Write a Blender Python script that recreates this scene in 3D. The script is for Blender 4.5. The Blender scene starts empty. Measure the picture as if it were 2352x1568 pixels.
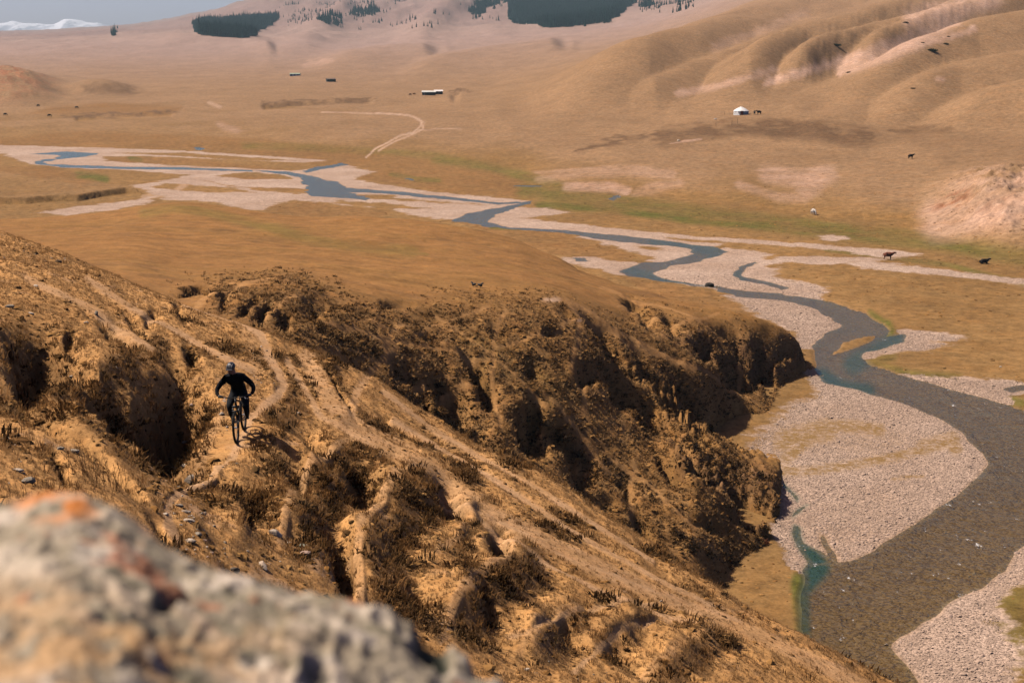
import bpy, bmesh, math, random
import numpy as np
from mathutils import Vector, Matrix

# ------------------------------------------------------------------ camera, light, exposure
F = 3267.0                       # focal length in picture units of a 2352 wide picture (50 mm lens)
PITCH = math.radians(11.9)
CP, SP = math.cos(PITCH), math.sin(PITCH)
C = bpy.context.scene.collection
SC = bpy.context.scene
cam_data = bpy.data.cameras.new("camera")
cam_data.lens = 50.0; cam_data.sensor_width = 36.0
cam_data.clip_start = 0.05; cam_data.clip_end = 40000
cam_data.dof.use_dof = True; cam_data.dof.focus_distance = 48.0; cam_data.dof.aperture_fstop = 2.8
cam = bpy.data.objects.new("camera", cam_data); C.objects.link(cam)
cam.rotation_euler = (math.pi/2 - PITCH, 0, 0)
SC.camera = cam

SUN_EL, SUN_AZ = math.radians(51.0), math.radians(-70.0)     # azimuth from +Y towards +X
world = bpy.data.worlds.new("World"); SC.world = world; world.use_nodes = True
wn = world.node_tree; wn.nodes.clear()
sky = wn.nodes.new("ShaderNodeTexSky"); sky.sky_type = 'NISHITA'; sky.sun_disc = False
sky.sun_elevation = SUN_EL; sky.sun_rotation = SUN_AZ; sky.altitude = 2300; sky.dust_density = 9.0; sky.air_density = 0.6
bg = wn.nodes.new("ShaderNodeBackground"); bg.inputs[1].default_value = 0.064
wo = wn.nodes.new("ShaderNodeOutputWorld")
tint = wn.nodes.new('ShaderNodeMix'); tint.data_type = 'RGBA'; tint.blend_type = 'MULTIPLY'; tint.inputs[0].default_value = 1.0
tint.inputs[7].default_value = (1.36, 1.06, 1.20, 1)
wn.links.new(sky.outputs[0], tint.inputs[6]); wn.links.new(tint.outputs[2], bg.inputs[0]); wn.links.new(bg.outputs[0], wo.inputs[0])
sun_data = bpy.data.lights.new("sun", 'SUN'); sun_data.energy = 5.0; sun_data.angle = math.radians(0.5); sun_data.color = (1.0, 0.90, 0.78)
sun = bpy.data.objects.new("sun", sun_data); C.objects.link(sun)
sd = Vector((math.sin(SUN_AZ)*math.cos(SUN_EL), math.cos(SUN_AZ)*math.cos(SUN_EL), math.sin(SUN_EL)))
sun.rotation_euler = sd.to_track_quat('Z', 'Y').to_euler()
SC.view_settings.view_transform = 'Standard'; SC.view_settings.look = 'None'
SC.view_settings.exposure = 0.42; SC.view_settings.gamma = 1.0; SC.view_settings.use_curve_mapping = False
SC.render.engine = 'CYCLES'
SC.cycles.max_bounces = 5; SC.cycles.diffuse_bounces = 0; SC.cycles.volume_bounces = 0; SC.cycles.transparent_max_bounces = 8
SC.cycles.use_denoising = True

FLOOR = -42.7                    # the flood plain lies 42.7 m below the camera
WATER = FLOOR - 0.22

# ------------------------------------------------------------------ helpers
def ray(u, v):
    a = (u - 1176.0)/F; b = (784.0 - v)/F
    return np.array([a, CP + b*SP, -SP + b*CP])
def at(u, v, Y):                 # the point seen at picture position u, v that lies Y metres ahead
    d = ray(u, v); return d * (Y/d[1])
def on_floor(u, v, z=FLOOR):
    d = ray(u, v); return d * (z/d[2])
def uv_of(X, Y, Z):
    dep = Y*CP - Z*SP; up = Y*SP + Z*CP
    return 1176 + F*X/dep, 784 - F*up/dep

def sstep(a, b, x):
    t = np.clip((x - a)/(b - a), 0, 1); return t*t*(3 - 2*t)
def vnoise(x, y, seed):
    rs = np.random.RandomState(seed); T = rs.rand(256, 256).astype(np.float32)
    xi = np.floor(x).astype(np.int64); yi = np.floor(y).astype(np.int64)
    fx = x - xi; fy = y - yi
    fx = fx*fx*fx*(fx*(fx*6-15)+10); fy = fy*fy*fy*(fy*(fy*6-15)+10)
    x0 = xi & 255; x1 = (xi+1) & 255; y0 = yi & 255; y1 = (yi+1) & 255
    return (T[x0, y0]*(1-fx)*(1-fy) + T[x1, y0]*fx*(1-fy) + T[x0, y1]*(1-fx)*fy + T[x1, y1]*fx*fy)*2 - 1
def fbm(x, y, oct=4, seed=1, gain=0.5, ridged=False):
    s = 0; a = 1.0; tot = 0
    for k in range(oct):
        ca, sa = math.cos(0.6*k), math.sin(0.6*k)
        n = vnoise((x*ca - y*sa)*2.03**k + 13.7*k, (x*sa + y*ca)*2.03**k + 7.1*k, seed*17 + k)
        if ridged: n = 1 - 2*np.abs(n)
        s = s + a*n; tot += a; a *= gain
    return s/tot
def blur(a, s, axis):
    if s <= 0: return a
    r = int(3*s) + 1; k = np.exp(-0.5*(np.arange(-r, r+1)/s)**2); k /= k.sum()
    pad = [(0, 0), (0, 0)]; pad[axis] = (r, r)
    p = np.pad(a, pad, mode='edge'); out = np.zeros_like(a)
    n = a.shape[axis]
    for i, w in enumerate(k):
        out += w*(p[i:i+n, :] if axis == 0 else p[:, i:i+n])
    return out

def layer(cols, rows, azs, rel, tail=True, near=None, sr=2.0, sc=12.0):
    """height grid from profiles: for a direction u a list of (v, Y); rel: 'ray' or 'floor'"""
    lr = np.log(rows); A = []; Q = []
    for u, pts in sorted(cols.items()):
        p = [(Y,) + tuple(at(u, v, Y)[[0, 2]]) for v, Y in pts]
        if near:
            a0 = p[0]
            for Y, z in near:
                if Y < min(q[0] for q in p): p.append((Y, a0[1]/a0[0]*Y, z))
        p.sort()
        Ys = np.array([q[0] for q in p]); az = np.array([q[1]/q[0] for q in p]); z = np.array([q[2] for q in p])
        q = z/Ys if rel == 'ray' else (z - FLOOR)/Ys
        L = np.log(Ys)
        if tail is True or (tail == 'left' and u <= 560):
            L = np.append(L, [L[-1]+0.06, L[-1]+0.2, L[-1]+0.6]); q = np.append(q, [q[-1]-0.012, q[-1]-0.06, q[-1]-0.3]); az = np.append(az, [az[-1]]*3)
        if rel == 'floor':            # dead level in front of the first rise
            q[0] = 0.0; L = np.insert(L, 0, L[0]-0.5); q = np.insert(q, 0, 0.0); az = np.insert(az, 0, az[0])
        A.append(np.interp(lr, L, az)); Q.append(np.interp(lr, L, q))
    A = np.array(A); Q = np.array(Q)
    G = np.empty((len(rows), len(azs)))
    for i in range(len(rows)): G[i] = np.interp(azs, A[:, i], Q[:, i])
    G = blur(blur(G, sr, 0), sc, 1)
    Yg = rows[:, None]*np.ones_like(azs)[None, :]; Xg = azs[None, :]*Yg
    Z = G*Yg + (0 if rel == 'ray' else FLOOR)
    return Xg, Yg, Z

def seg_dist(P, poly, closed=False):
    """distance from points P (n,2) to a polyline, plus inside test when closed (negative inside)"""
    poly = np.asarray(poly, float); n = len(poly); d2 = np.full(len(P), 1e18); inside = np.zeros(len(P), bool)
    m = n if closed else n-1
    for i in range(m):
        a = poly[i]; b = poly[(i+1) % n]; ab = b - a; L = (ab**2).sum() + 1e-12
        t = np.clip(((P - a)@ab)/L, 0, 1)
        q = P - a - t[:, None]*ab
        d2 = np.minimum(d2, (q**2).sum(1))
        if closed:
            c = (a[1] > P[:, 1]) != (b[1] > P[:, 1])
            if c.any():
                x = a[0] + (P[c, 1]-a[1])*(b[0]-a[0])/(b[1]-a[1]+1e-12)
                inside[c] ^= P[c, 0] < x
    d = np.sqrt(d2)
    if closed: d[inside] *= -1
    return d
def near_poly(P, poly, pad):
    poly = np.asarray(poly, float); lo = poly.min(0)-pad; hi = poly.max(0)+pad
    return (P[:, 0] > lo[0]) & (P[:, 0] < hi[0]) & (P[:, 1] > lo[1]) & (P[:, 1] < hi[1])
def union_sd(P, polys, pad):
    out = np.full(len(P), pad, float)
    for poly in polys:
        k = near_poly(P, poly, pad)
        if k.any(): out[k] = np.minimum(out[k], seg_dist(P[k], poly, True))
    return out
def stroke(P, poly, w, soft=1.0):
    """1 on the polyline, falling to 0 at w*(1+soft)"""
    k = near_poly(P, poly, w*(1+soft)); out = np.zeros(len(P))
    if k.any(): out[k] = 1 - sstep(w*(1-soft*0.5), w*(1+soft), seg_dist(P[k], poly))
    return out
def blob(U, V, u, v, ru, rv, rot=0.0, soft=0.4):
    c, s = math.cos(math.radians(rot)), math.sin(math.radians(rot))
    a = ((U-u)*c + (V-v)*s)/ru; b = (-(U-u)*s + (V-v)*c)/rv
    return 1 - sstep(1-soft, 1+soft, np.hypot(a, b))

def grid_mesh(name, X, Y, Z, mat, attrs=None, mask=None):
    nr, nc = X.shape; idx = np.arange(nr*nc).reshape(nr, nc)
    f = np.stack([idx[:-1, :-1], idx[:-1, 1:], idx[1:, 1:], idx[1:, :-1]], -1).reshape(-1, 4)
    co = np.stack([X.ravel(), Y.ravel(), Z.ravel()], 1)
    if mask is not None:
        keep = mask.ravel()[f].any(1); f = f[keep]
        used = np.unique(f); remap = np.full(nr*nc, -1); remap[used] = np.arange(len(used)); f = remap[f]; co = co[used]
        if attrs: attrs = {k: a.reshape(nr*nc, -1)[used] for k, a in attrs.items()}
    me = bpy.data.meshes.new(name)
    me.vertices.add(len(co)); me.vertices.foreach_set('co', co.astype(np.float32).ravel())
    me.loops.add(f.size); me.loops.foreach_set('vertex_index', f.astype(np.int32).ravel())
    me.polygons.add(len(f)); me.polygons.foreach_set('loop_start', np.arange(0, f.size, 4, dtype=np.int32))
    me.polygons.foreach_set('use_smooth', np.ones(len(f), bool))
    me.update(calc_edges=True)
    for k, a in (attrs or {}).items():
        a = a.reshape(len(co), -1)
        if a.shape[1] == 1:
            t = me.attributes.new(k, 'FLOAT', 'POINT'); t.data.foreach_set('value', a.astype(np.float32).ravel())
        else:
            t = me.attributes.new(k, 'FLOAT_COLOR', 'POINT')
            t.data.foreach_set('color', np.concatenate([a, np.ones((len(a), 1))], 1).astype(np.float32).ravel())
    me.materials.append(mat)
    o = bpy.data.objects.new(name, me); C.objects.link(o); o['kind'] = 'structure'
    return o

def tag(o, label=None, cat=None, group=None, kind=None):
    if label: o['label'] = label
    if cat: o['category'] = cat
    if group: o['group'] = group
    if kind: o['kind'] = kind
    return o

# ------------------------------------------------------------------ materials
class NT:
    def __init__(s, name):
        s.m = bpy.data.materials.new(name); s.m.use_nodes = True; s.t = s.m.node_tree; s.t.nodes.clear()
        s.out = s.t.nodes.new('ShaderNodeOutputMaterial')
    def n(s, typ, **kw):
        x = s.t.nodes.new(typ)
        for k, v in kw.items():
            if k in x.inputs: s.set(x.inputs[k], v)
            else: setattr(x, k, v)
        return x
    def set(s, sock, v):
        if hasattr(v, 'is_output') and v.is_output: s.t.links.new(v, sock)
        elif hasattr(v, 'outputs'): s.t.links.new(v.outputs[0], sock)
        else: sock.default_value = v
    def math(s, op, a, b=0.0, clamp=False):
        x = s.t.nodes.new('ShaderNodeMath'); x.operation = op; x.use_clamp = clamp
        s.set(x.inputs[0], a); s.set(x.inputs[1], b); return x.outputs[0]
    def noise(s, scale, vec, detail=4, rough=0.55):
        x = s.t.nodes.new('ShaderNodeTexNoise'); x.inputs['Scale'].default_value = scale
        x.inputs['Detail'].default_value = detail; x.inputs['Roughness'].default_value = rough
        s.set(x.inputs['Vector'], vec); return x.outputs['Fac']
    def mix(s, f, a, b, typ='MIX'):
        x = s.t.nodes.new('ShaderNodeMix'); x.data_type = 'RGBA'; x.blend_type = typ
        s.set(x.inputs['Factor'], f)
        ia, ib = x.inputs[6], x.inputs[7]; s.set(ia, a); s.set(ib, b); return x.outputs[2]
    def rng(s, v, a, b, c=0.0, d=1.0):
        x = s.t.nodes.new('ShaderNodeMapRange'); s.set(x.inputs[0], v)
        for i, q in enumerate((a, b, c, d)): x.inputs[i+1].default_value = q
        return x.outputs[0]
    def bsdf(s, col, rough=0.9, spec=0.2, normal=None, metal=0.0):
        b = s.t.nodes.new('ShaderNodeBsdfPrincipled'); s.set(b.inputs['Base Color'], col); s.set(b.inputs['Roughness'], rough)
        b.inputs['Specular IOR Level'].default_value = spec; b.inputs['Metallic'].default_value = metal
        if normal is not None: s.set(b.inputs['Normal'], normal)
        s.t.links.new(b.outputs[0], s.out.inputs[0]); return b
    def bump(s, h, strength, dist):
        b = s.t.nodes.new('ShaderNodeBump'); s.set(b.inputs['Height'], h)
        b.inputs['Strength'].default_value = strength; b.inputs['Distance'].default_value = dist; return b.outputs[0]
def rgb(*c): return (c[0], c[1], c[2], 1.0)

def ground_mat(name, scales, bump_d, gravel=False, speck=0.25, bstr=0.8, lowk=1.0):
    t = NT(name); pos = t.n('ShaderNodeNewGeometry').outputs['Position']
    col = t.n('ShaderNodeAttribute', attribute_name='Col').outputs['Color']
    n1 = t.noise(scales[0], pos, 5, 0.6); n2 = t.noise(scales[1], pos, 4, 0.6); n3 = t.noise(scales[2], pos, 3, 0.7)
    f = t.math('ADD', t.math('MULTIPLY', t.rng(n1, 0.3, 0.7, 1-speck*lowk, 1+speck*lowk), t.rng(n2, 0.3, 0.7, 1-speck, 1+speck)), t.math('SUBTRACT', t.rng(n3, 0.25, 0.75, 0, 2*speck), speck))
    grey = t.n('ShaderNodeCombineColor'); [t.set(grey.inputs[i], f) for i in range(3)]
    c = t.mix(1.0, col, grey.outputs[0], 'MULTIPLY')
    # warmer and paler blades mixed through the sward
    c = t.mix(t.rng(t.noise(scales[1]*0.37, pos, 3), 0.42, 0.7, 0, 0.35), c, t.mix(1.0, c, rgb(1.12, 0.93, 0.72), 'MULTIPLY'))
    h = t.math('ADD', t.math('MULTIPLY', n2, 0.6), t.math('MULTIPLY', n3, 0.4))
    if gravel:
        g = t.n('ShaderNodeAttribute', attribute_name='gravel').outputs['Fac']
        edge = t.math('ADD', g, t.rng(t.noise(0.25, pos, 6, 0.75), 0.2, 0.8, -3.2, 3.2))
        fac = t.rng(edge, 0.7, -0.7)
        vor = t.n('ShaderNodeTexVoronoi', Scale=5.0, feature='F1'); t.set(vor.inputs['Vector'], pos)
        vor2 = t.n('ShaderNodeTexVoronoi', Scale=1.1, feature='F1'); t.set(vor2.inputs['Vector'], pos)
        sc_ = t.n('ShaderNodeSeparateColor'); t.set(sc_.inputs[0], vor.outputs['Color'])
        sc2 = t.n('ShaderNodeSeparateColor'); t.set(sc2.inputs[0], vor2.outputs['Color'])
        v = t.math('MULTIPLY', t.rng(sc_.outputs[0], 0, 1, 0.62, 1.25), t.rng(sc2.outputs[1], 0, 1, 0.86, 1.12))
        gg = t.n('ShaderNodeCombineColor'); [t.set(gg.inputs[i], v) for i in range(3)]
        gc = t.mix(t.rng(t.noise(0.08, pos, 4), 0.35, 0.65), rgb(0.44, 0.300, 0.212), rgb(0.53, 0.380, 0.285))
        gc = t.mix(1.0, gc, gg.outputs[0], 'MULTIPLY')
        moss = t.n('ShaderNodeAttribute', attribute_name='moss').outputs['Fac']
        mf = t.math('MULTIPLY', moss, t.rng(t.noise(1.3, pos, 4, 0.7), 0.33, 0.58), True)
        gc = t.mix(mf, gc, rgb(0.27, 0.16, 0.06))
        c = t.mix(fac, c, gc)
        bed = t.n('ShaderNodeAttribute', attribute_name='bed').outputs['Fac']
        bc = t.mix(t.rng(sc_.outputs[0], 0, 1), rgb(0.17, 0.095, 0.040), rgb(0.40, 0.245, 0.125))
        teal = t.n('ShaderNodeAttribute', attribute_name='teal').outputs['Fac']; bc = t.mix(teal, bc, rgb(0.065, 0.125, 0.105))
        c = t.mix(t.rng(bed, 0.5, -0.6), c, bc)
        h = t.math('ADD', t.math('MULTIPLY', h, 0.6), t.math('MULTIPLY', vor.outputs['Distance'], t.math('MULTIPLY', fac, -0.28)))
    c = t.mix(1.0, c, rgb(ALB, ALB, ALB), 'MULTIPLY')
    t.bsdf(c, 0.95, 0.08, t.bump(h, bstr, bump_d))
    return t.m

# ------------------------------------------------------------------ palette (what things are, not how they are lit)
STRAW = np.array([0.41, 0.218, 0.080]); OCHRE = np.array([0.31, 0.165, 0.052]); RUST = np.array([0.25, 0.132, 0.048])
GREEN = np.array([0.125, 0.115, 0.026]); PALE = np.array([0.52, 0.345, 0.235]); PINK = np.array([0.47, 0.30, 0.215])
TRAIL = np.array([0.46, 0.29, 0.17]); DARKV = np.array([0.13, 0.075, 0.038]); REDR = np.array([0.26, 0.11, 0.055]); FAR = np.array([0.37, 0.26, 0.235])
MAUVE = np.array([0.27, 0.175, 0.150])
ALB = 0.79
def over(col, m, c): return col*(1 - m[:, None]) + np.asarray(c)[None]*m[:, None]
# ================================================================== valley, far plain and right hillside (one sheet)
A_COLS = {
 -300: [(330,590),(280,740),(230,980),(200,1200),(150,1800),(110,2800),(98,4200)],
 0:    [(340,569),(280,745),(230,1000),(200,1250),(150,1900),(112,2900),(95,4200)],
 300:  [(340,569),(290,700),(240,930),(205,1200),(150,1900),(102,3000),(82,4300)],
 455:  [(340,569),(295,690),(245,900),(212,1150),(160,1750),(110,2700),(82,3600),(68,4400),(56,4900)],
 545:  [(340,569),(300,670),(250,860),(220,1050),(180,1450),(140,2050),(105,2900),(90,3600),(62,4500),(44,5000),(24,5600)],
 620:  [(342,563),(300,660),(257,840),(222,1025),(185,1370),(145,1950),(108,2850),(90,3650),(58,4550),(30,5100),(-12,5800)],
 700:  [(345,558),(300,650),(255,820),(225,1000),(190,1300),(150,1850),(110,2800),(90,3700),(55,4600),(20,5200),(-15,5900)],
 850:  [(350,547),(300,640),(260,790),(230,980),(200,1250),(160,1700),(130,2300),(98,3300),(80,4200),(40,4900),(0,5600),(-40,6300)],
 1176: [(380,489),(330,575),(280,705),(230,900),(200,1120),(150,1600),(110,2300),(75,3400),(60,4200),(40,4500),(0,5100),(-40,5700)],
 1500: [(445,398),(400,440),(350,505),(300,585),(250,690),(200,860),(150,1100),(110,1500),(75,2300),(55,3300),(35,4300),(0,5200),(-40,6000)],
 1800: [(470,372),(430,405),(380,462),(330,520),(300,560),(265,600),(200,760),(140,960),(80,1250),(20,1650),(-30,2100),(-60,2600)],
 2100: [(500,344),(460,366),(400,420),(350,480),(300,560),(250,650),(200,750),(140,900),(80,1080),(20,1300),(-30,1550),(-80,1900)],
 2352: [(545,310),(500,330),(440,365),(400,395),(350,440),(300,500),(250,580),(200,670),(140,800),(80,960),(20,1150),(-40,1400),(-100,1800)],
 2700: [(600,276),(520,300),(450,335),(400,365),(300,455),(200,600),(100,830),(0,1150),(-100,1600)],
}
aA = np.linspace(-0.50, 0.50, 800)
def lsp(a, b, n): return np.exp(np.linspace(math.log(a), math.log(b), n, endpoint=False))
rA = np.concatenate([lsp(72, 230, 180), lsp(230, 600, 330), lsp(600, 9500, 205)])
XA, YA, ZA = layer(A_COLS, rA, aA, 'floor', tail=False, sr=3, sc=26)
ZA = np.maximum(ZA, FLOOR)
shp = XA.shape
far_skyline = np.zeros(shp)
Xf, Yf, Zf = XA.ravel(), YA.ravel(), ZA.ravel()
Uf, Vf = uv_of(Xf, Yf, Zf)
PXY = np.stack([Xf, Yf], 1); PUV = np.stack([Uf, Vf], 1)
rise = np.clip((Zf - FLOOR)/6.0, 0, 1)

# folds of the right hillside: crests run down to the left
amp = np.zeros(len(Xf))
CRESTS = [
 ([(1180,255),(1330,215),(1480,175),(1600,130),(1720,75),(1850,25),(2050,-30)], 34, 9.0),
 ([(1300,240),(1500,215),(1660,160),(1800,90),(1950,50),(2120,0)], 22, 3.5),
 ([(1560,215),(1720,180),(1850,125),(1960,95),(2080,45),(2250,-20)], 24, 7.0),
 ([(1740,205),(1900,150),(2000,118),(2100,95),(2200,50),(2320,-10)], 16, 6.5),
 ([(1900,185),(2010,140),(2110,105),(2220,62),(2352,22),(2500,-10)], 17, 7.0),
 ([(1880,250),(2000,205),(2120,165),(2240,125),(2352,100),(2600,60)], 30, 7.0),
 ([(1960,280),(2080,240),(2200,200),(2352,168),(2600,130)], 24, 4.0),
 ([(2100,300),(2230,262),(2352,240),(2600,215)], 24, 3.5),
 ([(700,160),(800,140),(900,128),(1010,120)], 14, 9.0),
 ([(900,170),(1000,150),(1120,128),(1300,104)], 13, 8.0),
 ([(620,120),(700,90),(760,60),(830,20)], 18, 26.0),
 ([(880,110),(960,80),(1040,30),(1100,-10)], 20, 34.0),
 ([(1080,100),(1150,62),(1160,30)], 22, 14.0),
 ([(330,100),(450,95),(560,100),(640,120)], 10, 9.0),
]
wu = 10*fbm(Xf/60, Yf/60, 3, 5)
for ci, (poly, w, h) in enumerate(CRESTS):
    h = h*1.15 if ci < 8 else h*0.5
    k = near_poly(PUV, poly, w*2.6)
    d = seg_dist(PUV[k] + np.stack([wu[k], wu[k]*0.3], 1), poly)
    e0 = np.hypot(PUV[k, 0]-poly[0][0], (PUV[k, 1]-poly[0][1])*2)/(w*9.5); e1 = np.hypot(PUV[k, 0]-poly[-1][0], PUV[k, 1]-poly[-1][1])/(w*3.0)
    amp[k] = np.maximum(amp[k], 2.5*h*np.exp(-(d/w)**2*0.6)*sstep(0, 1, e0)*sstep(0, 1, e1))
Zf = Zf + amp*sstep(0, 1, rise)
# broad undulation, growing with distance
und = fbm(Xf/90, Yf/170, 4, 9)*2.2*sstep(450, 900, Yf) + fbm(Xf/300, Yf/500, 4, 12, ridged=True)*16*sstep(1500, 4200, Yf) + fbm(Xf/28, Yf/50, 3, 15)*0.5*sstep(300, 500, Yf)
Zf = Zf + und*rise
# gullied flanks of the far mountains
gul = fbm(Xf/190 + 0.2*fbm(Xf/400, Yf/400, 2, 3), Yf/800, 4, 21, ridged=True)
Zf = Zf + 24*gul*sstep(4000, 4900, Yf)*sstep(-0.25, -0.1, Xf/Yf + 0.02)
# furrowed soil on the upper right slope
fur = fbm(Xf/5 + Yf/40, Yf/26, 3, 31, ridged=True)
m_fur = np.maximum.reduce([stroke(PUV, [(1800,190),(1960,150),(2050,120),(2200,70),(2300,30)], 14), stroke(PUV, [(1700,170),(1850,110),(1980,70),(2080,20)], 14), stroke(PUV, [(1850,150),(1990,105),(2120,55)], 12)])
Zf = Zf + fur*m_fur*0.9

# eroded pink mound at the right edge, red bank and low dark mounds far left
mound = blob(Uf, Vf, 2345, 478, 150, 68, 6, 0.7)
Zf = Zf + mound*(6.0 + 2.2*fbm(Xf/6, Yf/7, 4, 41, ridged=True))
mound_l = blob(Uf, Vf, 20, 205, 85, 26, 0, 0.8); Zf = Zf + mound_l*(14 + 4*fbm(Xf/20, Yf/30, 3, 43, ridged=True))
mound_d = blob(Uf, Vf, 225, 206, 62, 9, 0, 0.9); Zf = Zf + mound_d*9
TERR = [(-400,380),(80,404),(210,424),(300,438),(350,448),(290,445),(230,454),(180,464),(120,464),(60,470),(0,470),(-400,482)]
kt = near_poly(PUV, TERR, 10); terr = np.zeros(len(Xf)); terr[kt] = sstep(0, 7, -seg_dist(PUV[kt]*np.array([1, 2.0]) + np.stack([0*wu[kt], wu[kt]*.6], 1), np.array(TERR)*np.array([1, 2.0]), True))
Zf = Zf + terr*1.5
Uf, Vf = uv_of(Xf, Yf, Zf); PUV = np.stack([Uf, Vf], 1)
# small earth banks (the low side lies towards the camera)
def bank(Z, poly, w, h, side=-1):
    k = near_poly(PUV, poly, w*14); d = seg_dist(PUV[k], poly)
    P = np.asarray(poly, float); yl = np.interp(PUV[k, 0], P[:, 0], P[:, 1])
    low = sstep(0, w, PUV[k, 1] - yl)
    ends = sstep(0, 1, (PUV[k, 0]-P[0, 0])/(w*8))*sstep(0, 1, (P[-1, 0]-PUV[k, 0])/(w*8))
    Z = Z.copy(); Z[k] = Z[k] - h*low*(1 - sstep(w*2, w*14, d))*ends; return Z
Zf = bank(Zf, [(-660,474),(-600,474)],1,0) if False else bank(Zf, [(-60,474),(0,468),(60,468),(120,462),(180,462),(230,452),(290,443),(345,450)], 2.5, 0.0)
Zf = bank(Zf, [(600,240),(660,236),(720,231),(790,228),(860,226)], 1.2, 1.8)
Zf = bank(Zf, [(170,268),(240,264),(320,260),(400,256)], 1.2, 1.2)
Zf = bank(Zf, [(1030,216),(1060,212)], 2, 2)

Zf = np.maximum(Zf, FLOOR)
lowf = sstep(220, 320, Yf)*(1 - sstep(0.1, 1.2, Zf - FLOOR)); Zf = Zf*(1-lowf) + (WATER + 0.06)*lowf
# ---- rivers, gravel
def fl(poly): return [tuple(on_floor(u, v)[:2]) for u, v in poly]
RIVER = [(1130,514),(1176,520),(1276,525),(1376,534),(1476,544),(1530,551),(1580,558),(1640,564),(1672,576),(1642,590),(1590,600),(1545,608),(1510,618),(1500,625),(1520,636),(1560,646),(1640,655),(1720,667),(1790,671),(1860,681),(1920,692),(1960,708),(2000,724),(2032,740),(2042,755),(2030,768),
 (2080,764),(2080,780),(2040,797),(1995,806),(1985,820),(2000,834),(2060,856),(2120,872),(2180,891),(2240,906),(2300,922),(2352,936),(2480,962),(2700,1020),
 (2700,1140),(2352,1250),(2330,1270),(2300,1310),(2250,1346),(2190,1376),(2150,1406),(2100,1431),(2060,1456),(2042,1480),(2062,1504),(2090,1532),(2112,1568),(2190,1680),(2000,1720),(1850,1600),
 (1846,1455),(1838,1440),(1842,1400),(1846,1340),(1846,1300),(1852,1290),(1912,1290),(1960,1275),(2010,1255),(2060,1226),(2105,1196),(2150,1170),(2190,1141),(2225,1110),(2253,1082),(2262,1055),(2245,1015),(2210,985),(2160,960),(2110,935),(2060,916),(2020,905),(1960,890),(1900,878),
 (1880,850),(1866,800),(1862,783),(1900,766),(1930,745),(1912,728),(1880,711),(1830,695),(1780,684),(1720,680),(1690,678),(1640,660),(1560,650),(1500,642),(1440,632),(1416,622),(1440,611),(1480,601),(1530,598),(1572,589),(1598,578),(1590,571),(1560,565),(1500,559),(1420,552),(1340,541),(1276,531),(1176,525),(1130,519)]
WATERS = [RIVER,
 [(1042,506),(1075,490),(1110,482),(1150,476),(1176,469),(1195,462),(1222,459),(1205,470),(1165,481),(1130,492),(1122,505),(1140,516),(1130,521),(1085,513)],
 [(580,389),(650,392),(690,398),(740,408),(785,420),(800,430),(862,434),(940,441),(1050,453),(1150,464),(1190,461),(1190,466),(1140,468),(1040,458),(930,447),(850,441),(800,440),(850,452),(845,458),(780,453),(720,449),(698,441),(706,426),(690,407),(640,397)],
 [(690,392),(730,382),(795,372),(800,378),(745,387),(700,396)],
 [(70,352),(150,347),(228,351),(200,359),(150,363),(95,371),(115,376),(170,378),(290,382),(420,383),(580,389),(580,393),(420,388),(280,387),(150,384),(80,375),(78,369),(130,362),(140,355)],
 [(1738,599),(1702,611),(1684,625),(1698,641),(1740,649),(1800,664),(1800,656),(1745,640),(1712,633),(1706,624),(1722,612),(1745,603)],
 [(1310,590),(1345,592),(1352,598),(1320,598)],
 [(2300,890),(2352,880),(2500,884),(2500,896),(2352,893),(2330,898)],
 [(1800,1104),(1832,1138),(1826,1146),(1797,1112)], [(1850,1152),(1846,1164),(1818,1186),(1822,1172)],
 [(1822,1200),(1842,1208),(1850,1245),(1890,1262),(1912,1292),(1850,1292),(1838,1262),(1828,1235)],
 [(1890,1222),(1906,1232),(1918,1290),(1903,1288)],
 [(445,337),(462,336),(464,344),(448,343)],
 [(1175,424),(1240,424),(1242,427),(1175,427)],[(1400,455),(1425,446),(1428,450),(1405,459)],[(930,407),(955,410),(950,413),(930,410)],
]
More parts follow.
